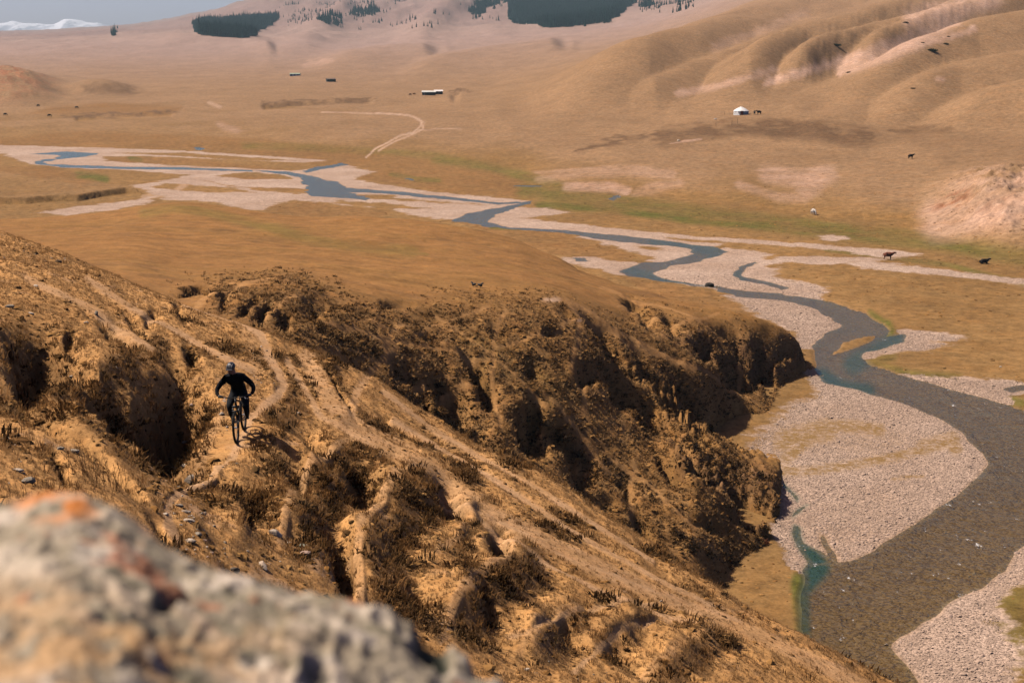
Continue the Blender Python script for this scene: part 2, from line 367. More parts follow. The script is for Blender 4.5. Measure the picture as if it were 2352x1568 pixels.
GRAVEL = [
 [(-300,328),(0,333),(240,339),(420,345),(600,357),(760,367),(700,373),(520,365),(330,358),(236,359),(246,369),(400,379),(590,387),(660,390),(600,393),(400,388),(200,387),(60,373),(10,352),(-300,350)],
 [(200,372),(330,382),(560,391),(600,396),(800,404),(840,420),(720,430),(560,430),(455,412),(470,402),(400,398),(250,386)],
 [(300,425),(390,410),(440,400),(480,402),(455,412),(550,430),(640,440),(700,446),(780,456),(900,458),(1030,465),(1130,470),(1150,474),(1085,485),(1045,500),(1000,502),(940,492),(900,478),(820,472),(740,464),(680,458),(640,464),(600,482),(560,480),(500,464),(450,458),(380,458),(350,442)],
 [(670,393),(720,388),(800,380),(860,395),(800,410),(900,425),(980,437),(1060,448),(1180,458),(1150,466),(1040,456),(900,446),(800,442),(790,425),(720,408)],
 [(960,438),(1100,448),(1190,458),(1150,470),(1020,462),(900,452)],
 [(1122,505),(1140,492),(1180,478),(1262,476),(1292,488),(1200,500),(1330,514),(1450,526),(1600,540),(1800,553),(1960,566),(2060,574),(2110,580),(2075,592),(2000,588),(1960,578),(1850,566),(1700,556),(1640,560),(1560,556),(1420,543),(1276,524),(1176,518)],
 [(1690,570),(1760,580),(1740,600),(1690,640),(1560,612),(1590,602),(1650,590)],
 [(1780,590),(1840,586),(1960,590),(2060,594),(2000,600),(1900,606),(1800,602),(1740,606)],
 [(1350,541),(1420,552),(1500,558),(1590,570),(1598,578),(1560,592),(1500,594),(1440,572),(1400,558)],
 [(1290,594),(1380,592),(1440,604),(1416,624),(1350,612)],
 [(1500,622),(1560,606),(1640,596),(1700,604),(1690,630),(1720,650),(1790,664),(1790,672),(1720,666),(1620,652),(1540,640)],
 [(1740,600),(1800,606),(1770,630),(1800,642),(1880,650),(1908,672),(1860,682),(1780,668),(1720,645)],
 [(1680,682),(1740,680),(1800,688),(1860,700),(1912,727),(1932,745),(1900,767),(1858,792),(1830,768),(1790,745),(1720,715)],
 [(1722,1030),(1735,1000),(1790,960),(1820,925),(1870,905),(1900,876),(1960,888),(2020,903),(2110,933),(2162,958),(2212,984),(2248,1014),(2264,1055),(2228,1112),(2192,1143),(2106,1198),(2010,1258),(1912,1294),(1880,1290),(1850,1245),(1832,1195),(1780,1110),(1745,1070)],
 [(2038,1480),(2100,1430),(2190,1374),(2250,1344),(2272,1350),(2300,1400),(2318,1450),(2335,1520),(2350,1660),(2200,1680),(2110,1570),(2088,1532)],
 [(2250,1346),(2300,1310),(2352,1250),(2352,1262),(2310,1318),(2262,1356)],
 [(2105,866),(2180,868),(2280,872),(2330,884),(2285,912),(2240,908),(2180,892)],
 [(1920,602),(2000,598),(2100,610),(2250,628),(2400,648),(2600,668),(2600,680),(2400,660),(2250,641),(2100,626),(1990,616)],
 [(2106,762),(2160,764),(2212,774),(2204,784),(2130,780)], [(2040,797),(2100,782),(2190,790),(2150,803),(2060,806),(2000,812)],
 [(1880,541),(1915,537),(1945,545),(1915,551),(1885,549)],
 [(80,487),(140,478),(260,464),(330,454),(356,448),(345,462),(270,480),(150,492)],
 [(1960,855),(1905,868),(1890,860),(1950,846)],
]
GISL = [[(560,394),(640,399),(692,411),(560,410),(490,403)], [(380,419),(520,429),(600,441),(480,441),(350,430)], [(770,458),(900,467),(1000,478),(880,477),(760,466)], [(250,350),(420,358),(560,368),(700,369),(420,350)], [(1460,540),(1600,549),(1760,560),(1700,561),(1560,551)], [(1756,604),(1800,603),(1830,607),(1790,614),(1740,612)], [(1470,560),(1520,568),(1500,574),(1470,570)],
        [(860,375),(1000,392),(1180,400),(1200,418),(1000,420),(860,402)], [(1990,806),(2030,800),(2110,806),(2060,812),(2000,815)],
        [(1930,785),(2000,768),(2006,776),(1950,800),(1900,812),(1925,796)]]
keep = Yf < 640
sdW = np.full(len(Xf), 8.0); sdG = np.full(len(Xf), 12.0)
warp = np.stack([fbm(Xf/5, Yf/5, 3, 51), fbm(Xf/5, Yf/5, 3, 52)], 1)*0.8*np.clip(Yf/170, 0.5, 2.5)[:, None]
Pk = (PXY + warp)[keep]
sdW[keep] = union_sd(Pk, [fl(p) for p in WATERS], 8.0)
sdG[keep] = union_sd(Pk, [fl(p) for p in GRAVEL], 12.0)
isl = union_sd(Pk, [fl(p) for p in GISL], 12.0)
sdG[keep] = np.maximum(sdG[keep], -isl)
# ochre islet in the stream is grass: push water out of it
islet = union_sd(Pk, [fl(GISL[9])], 8.0); sdW[keep] = np.maximum(sdW[keep], -islet)
flat = 1 - sstep(0.3, 2.0, Zf - FLOOR)
sdG = np.where((sdW < 3.5) & (sdG < 3.0), sdG - 4.5*np.clip(1 - sdW/3.5, 0, 1), sdG)
gfac = sstep(0.8, -0.8, sdG)*flat
Zf = Zf - 0.10*gfac*sstep(300, 200, Yf) + fbm(Xf/3, Yf/3, 3, 61)*0.04*sstep(260, 120, Yf)
shore = np.clip(sdW*0.07, -0.5, 0.2)
Zf = np.where((sdW < 2.2) & (flat > 0.5), np.where((gfac > 0.5) | (sdW < 0), np.minimum(Zf, WATER + shore), np.minimum(Zf, WATER + np.clip(sdW*np.where(Yf < 240, 0.5, 0.06), -0.5, 0.30))), Zf)

# ---- colours
n_big = fbm(Xf/25, Yf/40, 4, 71); n_mid = fbm(Xf/6, Yf/10, 4, 72)
col = np.repeat(np.array([[.30, .180, .092]]), len(Xf), 0)
lowm = 1 - sstep(0.2, 3.5, Zf - FLOOR + n_big*1.2)
col = over(col, lowm*0.9, OCHRE*np.array([.85, .9, 1]))
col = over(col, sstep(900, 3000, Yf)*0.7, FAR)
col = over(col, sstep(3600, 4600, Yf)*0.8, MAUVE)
def paint(c, m, colr, a=1.0, nz=0.5):
    return over(c, np.clip(m*a*(1 + nz*n_mid*2), 0, 1), colr)
RUSTS = [[(460,412),(520,402),(620,404),(700,420),(690,438),(560,430)], [(240,372),(420,378),(660,392),(640,386),(420,362),(250,360)],
         [(420,346),(640,352),(800,362),(1000,380),(1180,398),(1210,420),(1190,450),(1060,445),(980,432),(800,404),(860,388),(700,370)],
         [(0,380),(110,382),(200,400),(250,410),(190,426),(110,412),(0,392)], [(600,320),(200,300),(0,318),(0,330),(420,340),(760,360),(1000,376),(900,350)],
         [(1060,510),(1180,522),(1340,541),(1400,560),(1460,588),(1440,602),(1330,590),(1270,582),(1150,540)],
         [(1430,634),(1700,678),(1680,690),(1720,716),(1780,742),(1500,680)],
         [(600,478),(690,458),(760,470),(900,484),(880,494),(640,494)],
         [(250,236),(420,246),(400,262),(60,262),(120,246)]]
for p in RUSTS:
    k = near_poly(PUV, p, 14); d = np.full(len(Xf), 14.0); d[k] = seg_dist(PUV[k], p, True)
    col = paint(col, sstep(5, -4, d), RUST, 0.75, 0.35)
GREENS = [([(1210,436),(1300,452),(1400,462),(1600,488),(1800,512),(1950,530),(2150,552),(2352,590)], 15, .55),
          ([(1240,470),(1420,478),(1560,500),(1700,515),(1850,528),(1960,535)], 7, .75), ([(1570,495),(1720,515),(1900,522)], 5, .6),
          ([(1900,570),(2040,588),(2180,606),(2352,650)], 4, .5), ([(2040,745),(2046,760),(2034,772)], 8, .9), ([(2000,720),(2040,745)], 6, .7),
          ([(180,400),(215,404),(245,410)], 6, .8), ([(1000,362),(1120,380),(1210,402),(1300,430)], 8, .5), ([(560,334),(720,338),(860,346),(1010,356)], 5, .35),
          ([(300,362),(320,366)], 4, .7), ([(900,400),(960,412),(1010,414)], 4, .5), ([(2352,1300),(2310,1380),(2320,1430),(2352,1500)], 40, .6),
          ([(1835,1330),(1838,1400),(1842,1450)], 12, .9), ([(2050,818),(2000,832),(2090,860),(2200,866)], 8, .5), ([(1900,1225),(1912,1262),(1914,1290)], 7, .9),
          ([(2280,905),(2340,925),(2420,950)], 10, .7), ([(2070,1130),(2110,1130)], 5, .8), ([(1130,520),(1200,523)],3,.6), ([(2150,450),(2352,470)], 0.1, 0.0)]
gm = np.zeros(len(Xf))
for p, w, a in GREENS: gm = np.maximum(gm, stroke(PUV + np.stack([6*n_mid, 3*n_big], 1), p, w, 1.2)*a)
col = over(col, np.clip(gm*(1+0.8*n_mid), 0, 1), GREEN)
# dark rushes in front of the yurt, dark mound, dark earth bank lines
DK = [([(1330,346),(1380,334),(1430,322),(1480,314)], 5, .95), ([(1520,318),(1600,306),(1700,296),(1800,292),(1900,300),(2000,312)], 12, .85),
      ([(1780,300),(1880,306),(1980,318)], 13, .85), ([(2060,306),(2130,300),(2180,296)], 6, .6), ([(2000,312),(2100,316),(2352,325)], 12, .28), ([(2180,345),(2352,350)], 22, .25),
      ([(200,206),(250,202),(300,206)], 8, .5), ([(610,237),(700,234),(860,226)], 2.5, .8), ([(150,268),(260,264),(400,257)], 1.8, .8), ([(1040,214),(1075,209)], 2, .8),
      ([(2120,455),(2160,448),(2200,460)], 12, .0)]
dm = np.zeros(len(Xf))
for p, w, a in DK: dm = np.maximum(dm, stroke(PUV + np.stack([26*n_mid, 7*n_mid + 5*n_big], 1), p, w, 1.5)*a)
col = over(col, np.clip(dm*(1.15+1.2*n_mid), 0, 1), DARKV*1.2)
# bare pinkish soil
PK = [([(1940,150),(2040,120),(2130,80),(2200,30),(2240,0)], 16, .8), ([(2100,40),(2180,20),(2280,0)], 18, .8), ([(1760,190),(1900,150),(2000,118),(2100,92),(2200,50)], 7, .9), ([(1560,215),(1660,195),(1780,160)], 6, .6),
      ([(1930,172),(2020,135),(2100,108),(2240,66)], 5, .85), ([(1640,110),(1760,65),(1850,30)], 8, .35), ([(1300,425),(1400,428),(1440,436)], 7, .7), ([(1760,400),(1840,412),(1900,400),(1850,440)], 16, .5), ([(1240,405),(1330,398),(1440,392),(1540,400)], 9, .35),
      ([(1700,425),(1790,452),(1850,455)], 8, .4), ([(1460,440),(1560,420)], 8, .3), ([(2360,470),(2160,505)], 34, .65), ([(1540,330),(1610,320)], 2, .5), ([(2150,183),(2180,178)], 3, .7),
      ([(700,150),(760,138)], 5, .4), ([(510,290),(545,300)], 6, .35)]
pm = np.zeros(len(Xf))
for p, w, a in PK: pm = np.maximum(pm, stroke(PUV + np.stack([12*n_mid, 5*n_mid], 1), p, w, 1.1)*a)
pm = np.maximum(pm, 0.6*mound*sstep(-.5, .2, n_mid))
col = over(col, np.clip(pm*(1+0.5*n_mid), 0, 1), PINK*1.08)
rr = np.maximum(blob(Uf, Vf, 2190, 460, 46, 15, -25, .5), blob(Uf, Vf, 2265, 475, 60, 10, -20, .7)*.4)*sstep(-0.1, 0.5, fbm(Xf/3, Yf/3, 3, 77)+.3)
col = over(col, np.clip(rr, 0, 1)*0.9, REDR)
col = over(col, np.clip(mound_l*sstep(-.2, .3, n_mid), 0, 1)*0.85, REDR*1.25)
# tyre tracks and stock paths
for p, w, a in [([(862,260),(900,262),(940,265),(965,275),(968,288),(950,304),(918,312),(890,328),(860,342),(840,360)], 1.6, .9), ([(955,272),(974,282),(972,296),(945,310),(905,326),(870,345)], 1.5, .8),
                ([(330,452),(400,440),(440,412),(480,400)], 5, .5), ([(870,262),(800,259),(740,258)], 1.2, .7), ([(960,300),(1010,296),(1060,297)], 1.2, .5), ([(480,236),(505,246)], 3, .6), ([(1060,470),(1200,480)], .1, 0)]:
    col = over(col, stroke(PUV, p, w, .8)*a, PALE)
col = col*(1 + 0.13*n_big + 0.10*n_mid)[:, None]
moss = np.zeros(len(Xf))
for p, w in [([(1770,1080),(1850,1080),(1950,1066),(2050,1048),(2120,1030),(2190,1008)], 9), ([(1790,1068),(1830,1030),(1870,990),(1930,975),(2020,985)], 12), ([(1800,1010),(1900,985)], 22), ([(2120,1025),(2190,1005)], 14), ([(2050,1098),(2120,1090)], 3)]:
    moss = np.maximum(moss, stroke(PUV, p, w, 1.0))
moss = np.maximum(moss, blob(Uf, Vf, 2195, 1028, 17, 15, 0, .4)); moss = np.maximum(moss, blob(Uf, Vf, 1980, 1010, 120, 35, 0, .8)*.25)
MAT_A = ground_mat("valley_turf", (0.13, 0.6, 2.6), 0.22, gravel=True, speck=0.32, lowk=0.3)
ZA = Zf.reshape(shp)
teal = np.maximum.reduce([stroke(PUV, [(1812,1115),(1828,1140),(1846,1165),(1835,1210),(1850,1260),(1880,1295),(1848,1330)], 22, .8), stroke(PUV, [(1890,860),(1930,885),(1990,890)], 16, 1.)*.8, stroke(PUV, [(1990,815),(1960,830),(2060,780)], 18, 1.)*.7, stroke(PUV, [(1690,620),(1700,640)], 10, 1.)*.5, stroke(PUV, [(1440,615),(1560,648),(1650,575),(1500,552)], 8, 1.)*.5, stroke(PUV, [(1844,1340),(1846,1460)], 12, 1.)*.8])
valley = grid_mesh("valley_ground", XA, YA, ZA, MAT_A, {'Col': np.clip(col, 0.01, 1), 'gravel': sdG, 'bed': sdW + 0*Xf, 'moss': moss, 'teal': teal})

# water: one level sheet lying in the carved channels
tw = NT("river_water"); pos = tw.n('ShaderNodeNewGeometry').outputs['Position']
mp = tw.n('ShaderNodeMapping'); tw.set(mp.inputs[0], pos); mp.inputs['Scale'].default_value = (1.0, 0.55, 1.0)
w1 = tw.noise(1.6, mp.outputs[0], 4, 0.6); w2 = tw.noise(0.25, mp.outputs[0], 2)
nb = tw.bump(tw.math('ADD', w1, tw.math('MULTIPLY', w2, 2.0)), 0.8, 0.16)
tr = tw.n('ShaderNodeBsdfTransparent', Color=rgb(0.74, 0.74, 0.60)); gl = tw.n('ShaderNodeBsdfGlossy', Roughness=0.12, Color=rgb(.46, .76, .82)); tw.set(gl.inputs['Normal'], nb)
fr = tw.n('ShaderNodeFresnel', IOR=1.33); tw.set(fr.inputs['Normal'], nb)
mx = tw.n('ShaderNodeMixShader'); tw.set(mx.inputs[0], tw.math('MULTIPLY', fr.outputs[0], 1.0, True)); tw.set(mx.inputs[1], tr); tw.set(mx.inputs[2], gl)
foam = tw.rng(tw.noise(0.8, mp.outputs[0], 6, 0.78), 0.64, 0.71)
df = tw.n('ShaderNodeBsdfDiffuse', Color=rgb(.7, .68, .66)); m2 = tw.n('ShaderNodeMixShader'); tw.set(m2.inputs[0], foam); tw.set(m2.inputs[1], mx); tw.set(m2.inputs[2], df)
tw.t.links.new(m2.outputs[0], tw.out.inputs[0])
wmask = ((sdW < 1.6) & (flat > 0.3)).reshape(shp)
river = grid_mesh("river", XA, YA, np.full(shp, WATER), tw.m, None, wmask)

# ================================================================== middle spur
B_COLS = {
 -300: [(505,255),(560,200),(700,110),(900,60)],
 0:    [(502,255),(530,200),(600,120),(700,85),(1000,55)],
 150:  [(495,256),(535,195),(610,130),(700,90),(1000,58)],
 300:  [(477,260),(540,180),(620,125),(700,92),(800,75),(1000,60)],
 400:  [(455,262),(500,220),(540,190),(610,145),(660,115),(720,94),(800,78),(1000,62)],
 545:  [(476,258),(540,195),(600,155),(650,120),(700,98),(800,80),(1000,66)],
 700:  [(496,250),(560,190),(610,150),(650,122),(700,106),(800,94),(900,86),(1100,76)],
 850:  [(493,246),(560,195),(640,145),(700,122),(800,108),(900,100),(1000,94),(1200,85)],
 1000: [(504,240),(580,190),(650,148),(700,132),(800,119),(900,111),(1000,104),(1200,92)],
 1176: [(539,232),(600,190),(660,150),(700,137),(800,125),(900,117),(1000,110),(1100,104),(1300,93)],
 1300: [(591,222),(640,182),(690,146),(740,138),(800,131),(900,123),(1000,116),(1100,109),(1200,103),(1400,94)],
 1400: [(639,205),(690,168),(740,154),(800,143),(900,132),(1000,123),(1100,115),(1200,107.5),(1300,101),(1500,92)],
 1500: [(667,195),(720,170),(780,157),(850,148),(900,141),(1000,129),(1100,118.5),(1200,110),(1300,103),(1500,93)],
 1600: [(691,188),(750,170),(820,160),(880,152),(960,140),(1040,123),(1100,119),(1200,112.5),(1320,105),(1500,99)],
 1700: [(714,184),(760,178),(850,170),(940,160),(1010,150),(1045,131),(1055,128),(1100,124),(1200,118),(1300,113),(1390,108),(1500,100.5)],
 1745: [(728,184),(780,179),(860,172),(960,160),(1000,155),(1065,130),(1075,127),(1120,124),(1200,119),(1300,114.5),(1400,107.5),(1500,100.5)],
 1790: [(746,184),(800,181),(870,177),(905,172),(1000,155),(1100,130),(1125,123),(1200,120.5),(1290,116.3),(1400,107),(1500,100)],
 1812: [(755,184),(820,181),(880,178),(920,170),(1000,155),(1150,127),(1170,121),(1230,119),(1290,116.5),(1400,107),(1500,100)],
 1835: [(765,184),(820,182),(885,178.5),(930,168),(1010,153),(1150,134),(1260,119),(1300,115.8),(1400,107),(1500,99.5)],
 1852: [(775,184),(830,182),(888,177.5),(940,166),(1020,151),(1150,133),(1300,115.6),(1400,106.8),(1500,99.3)],
 1866: [(800,184),(840,182),(886,178.5),(950,164),(1020,152),(1300,115.5),(1500,98)],
 1885: [(885,184),(900,174),(1000,154.5),(1300,115.2),(1500,98)],
 1960: [(905,175),(1000,155),(1300,116),(1500,98)],
}
aB = np.linspace(-0.40, 0.245, 640)
rB = np.exp(np.linspace(math.log(58), math.log(300), 500))
XB, YB, ZB = layer(B_COLS, rB, aB, 'ray', tail=True, sr=1.6, sc=3.0)
e = blur(ZB/YB, 12, 1)*YB                # smooth the gentle left part more than the cliffs
k = sstep(0.02, 0.10, aB)[None, :]; ZB = e*(1-k) + ZB*k
k = sstep(0.19, 0.22, aB)[None, :]; ZB = ZB - 2.0*k
shB = XB.shape; X, Y, Z = XB.ravel(), YB.ravel(), ZB.ravel()
U, V = uv_of(X, Y, Z); Z0 = Z.copy()
n1 = fbm(X/7, Y/7, 4, 101); n2 = fbm(X/2.2, Y/2.2, 4, 102); n3 = fbm(X/2.6, Y/2.6, 5, 103, ridged=True); n4 = fbm(X/0.8, Y/0.8, 3, 104, ridged=True)
ROUGH = [(395,655),(470,650),(560,640),(700,640),(850,690),(930,700),(1000,690),(1280,688),(1400,720),(1500,700),(1620,725),(1750,745),(1850,765),(1900,900),(1760,990),(1740,1040),(1800,1100),(1860,1290),(1790,1330),(1700,1360),(1500,1300),(1000,1100),(850,900)]
PB = np.stack([U + 22*n1, V + 12*n2], 1)
rough = sstep(26, -70, seg_dist(PB, ROUGH, True) + 30*fbm(X/11, Y/11, 3, 119))
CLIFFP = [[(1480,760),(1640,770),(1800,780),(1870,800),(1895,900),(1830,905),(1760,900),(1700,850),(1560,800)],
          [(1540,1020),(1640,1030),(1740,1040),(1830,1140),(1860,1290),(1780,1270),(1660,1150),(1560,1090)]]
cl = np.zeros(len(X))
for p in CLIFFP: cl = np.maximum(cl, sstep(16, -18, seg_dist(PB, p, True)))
land = sstep(FLOOR-0.2, FLOOR+1.6, Z0)
HB = [(1690,1120,90,58,40,4.2),(1775,1190,48,70,15,4.0),(1600,925,130,34,36,3.0),(1660,1070,60,26,30,2.5),(1840,850,26,50,0,2.5), # u, v, ru, rv, rot, depth (m): hollows whose left wall is steep
 (430,668,42,10,-8,1.1),(510,690,22,12,-30,1.1),(560,705,26,12,-35,1.6),(600,715,26,14,-35,1.7),(640,735,22,18,0,1.5),(700,700,60,26,0,1.0),
 (905,850,34,26,40,2.0),(950,885,44,26,42,2.6),(1010,905,60,30,40,3.2),(1075,850,36,24,40,2.4),(1010,960,80,16,40,2.6),(1100,900,30,26,40,2.2),(1090,1010,70,18,38,3.2),
 (1190,985,50,40,35,3.6),(1210,930,28,22,20,2.2),(1270,1010,55,34,40,3.4),(1310,1060,50,40,30,3.0),(1180,1100,60,18,45,2.0),(1370,770,50,18,45,3.6),(1420,830,60,18,42,3.0),
 (1330,860,28,24,20,2.4),(1400,900,50,30,35,3.2),(1480,840,56,13,48,3.0),(1520,900,80,24,38,4.2),(1600,930,80,30,38,5.2),(1690,960,75,24,38,5.6),(1470,950,50,26,38,3.6),(1560,960,70,24,35,4.2),(1530,1000,60,20,35,3.2),
 (1440,700,34,14,10,1.4),(1475,730,20,14,40,1.8),(1540,755,34,16,40,2.2),(1600,800,34,22,45,2.8),(1640,760,30,12,20,1.4),(1680,800,40,24,50,3.4),(1720,830,28,44,10,4.0),(1750,860,26,34,0,3.4),(1790,810,26,16,0,1.8),(1660,860,40,24,40,3.0),
 (1600,1080,60,30,45,4.0),(1680,1130,50,30,50,3.6),(1640,1060,60,20,40,4.2),(1520,1080,30,20,30,2.2),(1420,1120,40,20,40,1.6),(1350,1150,40,24,30,1.6),(1600,1200,50,14,25,1.2),(1700,1210,50,14,25,1.6),(1450,1200,30,20,20,1.4),
 (1250,760,30,14,0,1.0),(1200,840,30,18,20,1.4),(1290,720,22,9,30,1.6),(1120,760,30,12,0,.7),(880,700,40,12,0,.6),(960,770,40,14,10,.8)]
def hollows(Z, U, V, lst, wu, wv, rag, dscale=1.0):
    D = np.zeros_like(Z)
    Uw, Vw = U + wu, V + wv
    for (u, v, ru, rv, rot, dep) in lst:
        k = (np.abs(Uw-u) < ru+rv+20) & (np.abs(Vw-v) < ru+rv+20)
        if not k.any(): continue
        c, s = math.cos(math.radians(rot)), math.sin(math.radians(rot))
        a = (Uw[k]-u); b = (Vw[k]-v)
        aa = (a*c + b*s)/ru; bb = (-a*s + b*c)/rv      # long axis aa
        r = np.hypot(aa, bb)
        half = math.hypot(ru*c, rv*s)                  # half width measured along the picture's x
        xc = b*(ru*ru - rv*rv)*s*c/((ru*s)**2 + (rv*c)**2)
        t = (a - xc)/half + 0.25*rag[k]                # high lobe on the left, low lobe on the right, steep between
        h = dep*dscale*np.exp(-1.25*r*r)*np.where(t > -0.15, 2.3*(t+0.15)/1.15, 0.35*(t+0.15))
        D[k] += h
    return Z - D, D
Z, DB = hollows(Z, U, V, HB, 14*n2 + 10*n1, 10*n2, n4, 1.4)
Z = Z + rough*land*(0.45*n1 + 0.26*n2 + 0.30*n3 + 0.12*n4)*sstep(60, 110, Y) + (1-rough)*(0.35*n1*land + 0.05*n3)
Z = Z + cl*land*(0.7*n3 + 0.5*fbm(X/4, Y/4, 3, 107, ridged=True))
# sheep tracks: cut a level tread
TB = [([(1160,712),(1136,760),(1133,820),(1130,880),(1146,960),(1150,985)], 4.5), ([(1140,795),(1200,778),(1260,762),(1312,742)], 3.5), ([(1308,700),(1330,730),(1325,790),(1312,840),(1340,890),(1345,960)], 5),
      ([(930,770),(1000,745),(1060,722),(1120,702)], 2.8), ([(905,850),(880,800),(905,765),(930,750)], 4.5), ([(1455,1060),(1448,1120),(1450,1185)], 6), ([(800,900),(830,865),(870,835),(905,800)], 6),
      ([(450,700),(560,660),(640,640)], 3), ([(700,720),(800,760),(900,790),(1000,800),(1130,830)], 3), ([(800,800),(900,840),(1000,870),(1140,900)], 3), ([(1000,720),(1080,780),(1180,860),(1260,930)], 3), ([(1330,720),(1480,790),(1620,860),(1740,930)], 3), ([(1400,1050),(1500,1120),(1600,1220)], 4), ([(1250,900),(1330,980),(1400,1080)], 4), ([(610,735),(600,740),(660,690),(700,690)], 3), ([(1250,690),(1300,692),(1360,720),(1430,780),(1520,815),(1600,850)], 4), ([(1420,700),(1500,730),(1560,745),(1650,720)], 2.5), ([(1690,790),(1700,850),(1690,900)], 4), ([(1380,660),(1500,700),(1600,735),(1640,760)], 2.4)]
tb = np.zeros(len(X)); PBr = np.stack([U + 4*n2, V + 3*n1], 1)
for p, w in TB: tb = np.maximum(tb, stroke(PBr, p, w, .9))
Z = Z*(1-0.2*tb) + 0.2*tb*(Z0 + 0.35*n1*land + 0.05)
col = np.repeat(STRAW[None], len(X), 0)*np.array([.76, .72, .66])
m = sstep(-0.3, 0.4, fbm(X/16, Y/7, 5, 110)); col = over(col, 0.55*m, OCHRE*.9); m = sstep(.25, .5, fbm(X/5, Y/3, 5, 118)); col = over(col, 0.3*m, DARKV)
gold = rough*sstep(-.05, .4, fbm(X/3.2, Y/3.2, 4, 113)); col = over(col, gold*.8, STRAW*1.15)
col = over(col, rough*0.4*sstep(-.3, .5, fbm(X/3, Y/3, 4, 111)), np.array([0.235, 0.13, 0.052]))
scrub = rough*sstep(0.12, 0.5, fbm(X/4.5, Y/4.5, 4, 112)); col = over(col, scrub*0.5, np.array([0.10, 0.062, 0.028]))
gb = np.maximum.reduce([stroke(PBr, [(330,490),(400,478),(480,490),(600,520),(760,560),(950,580)], 9, 1.2)*.5, stroke(PBr, [(700,545),(850,568),(980,584)], 4, 1.0)*.55, stroke(PBr, [(1100,800),(1200,840),(1260,900)], 40, 1.)*.3])
col = over(col, gb*(0.7+0.5*n1).clip(0, 1), GREEN*1.2)
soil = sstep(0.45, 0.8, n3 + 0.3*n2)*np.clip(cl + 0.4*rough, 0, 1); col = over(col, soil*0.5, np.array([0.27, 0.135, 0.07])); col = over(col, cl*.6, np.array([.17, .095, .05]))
col = over(col, tb*0.7, STRAW*np.array([1.05, 1.05, 1.1]))
foot = 1 - sstep(FLOOR, FLOOR+1.8, Z); col = over(col, foot*0.6, OCHRE)
col = over(col, np.maximum(blob(U, V, 1265, 690, 20, 6, 0, .5), blob(U, V, 1330, 742, 12, 5, 0, .5))*.8, PALE)
col = col*(1+0.12*n1+0.12*n2)[:, None]
Z = np.where(Z0 < FLOOR - 0.8, np.minimum(Z, Z0), Z)
MAT_B = ground_mat("spur_turf", (0.35, 2.2, 7.0), 0.16, speck=0.2)
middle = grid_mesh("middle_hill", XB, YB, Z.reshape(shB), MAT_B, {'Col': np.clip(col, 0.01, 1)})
ZBf = Z.reshape(shB); ROUGHB = rough.reshape(shB); TBm = tb.reshape(shB); SCR = scrub.reshape(shB)

# ================================================================== near spur
C_COLS = {
 -300: [(480,62),(600,47),(700,39),(850,29),(1000,21.5),(1200,14.5),(1568,9)],
 0:    [(528,60),(600,50),(700,41),(800,34),(900,28),(1000,23),(1150,17.5),(1300,13.5),(1568,9.5)],
 130:  [(563,58),(640,48),(700,43),(800,36),(900,30),(1000,25.5),(1150,19),(1300,14.5),(1568,10)],
 300:  [(637,56),(700,48),(800,41),(900,35),(1000,30),(1100,24.5),(1200,19.8),(1300,16.2),(1568,11)],
 400:  [(682,54),(800,43.5),(900,37.5),(1000,32.3),(1100,27.3),(1200,22.8),(1300,18.8),(1568,12.8)],
 545:  [(728,52),(800,47),(850,43),(950,37.2),(1015,34),(1100,30.0),(1200,25.8),(1300,22),(1400,19),(1568,15)],
 700:  [(785,51),(850,47),(900,43.7),(950,40.6),(1000,37.8),(1100,32.5),(1200,28.5),(1300,25),(1400,22),(1568,18)],
 850:  [(850,51),(900,47),(1000,40.5),(1122,34),(1200,30.8),(1300,27.3),(1400,24.3),(1568,20.5)],
 1000: [(947,48.5),(1000,45),(1100,38.5),(1174,34.3),(1300,29),(1400,25.8),(1568,22)],
 1176: [(1044,45.3),(1100,42),(1236,34.3),(1300,31.5),(1400,28.2),(1568,24.2)],
 1330: [(1122,43.8),(1200,39.0),(1290,34.7),(1400,30.6),(1568,25.8)],
 1500: [(1222,41.5),(1300,37.3),(1349,35),(1440,31.4),(1568,27.5)],
 1650: [(1338,38.2),(1400,35.3),(1500,31.3),(1568,29.2)],
 1800: [(1434,36.3),(1500,33.4),(1568,30.9),(1700,27)],
 1950: [(1500,35.8),(1568,33),(1700,28.6)],
 2100: [(1578,34.9),(1700,30.3),(1850,26.5)],
 2400: [(1740,33),(1900,29),(2100,25)],
}
aC = np.linspace(-0.49, 0.46, 840)
rC = np.concatenate([np.exp(np.linspace(math.log(1.2), math.log(7.5), 40, endpoint=False)), np.exp(np.linspace(math.log(7.5), math.log(80), 500))])
XC, YC, ZC = layer(C_COLS, rC, aC, 'ray', tail=True, near=[(5, -3.6), (3, -2.7), (1.2, -2.2)], sr=4, sc=14)
shC = XC.shape; X, Y, Z = XC.ravel(), YC.ravel(), ZC.ravel(); Z0 = Z.copy()
U, V = uv_of(X, Y, Z)
n1 = fbm(X/3.5, Y/3.5, 4, 201); n2 = fbm(X/0.9, Y/0.9, 4, 202); n3 = fbm(X/1.3 + Y/6, Y/2.4, 4, 203, ridged=True); n4 = fbm(X/0.28, Y/0.28, 3, 204)
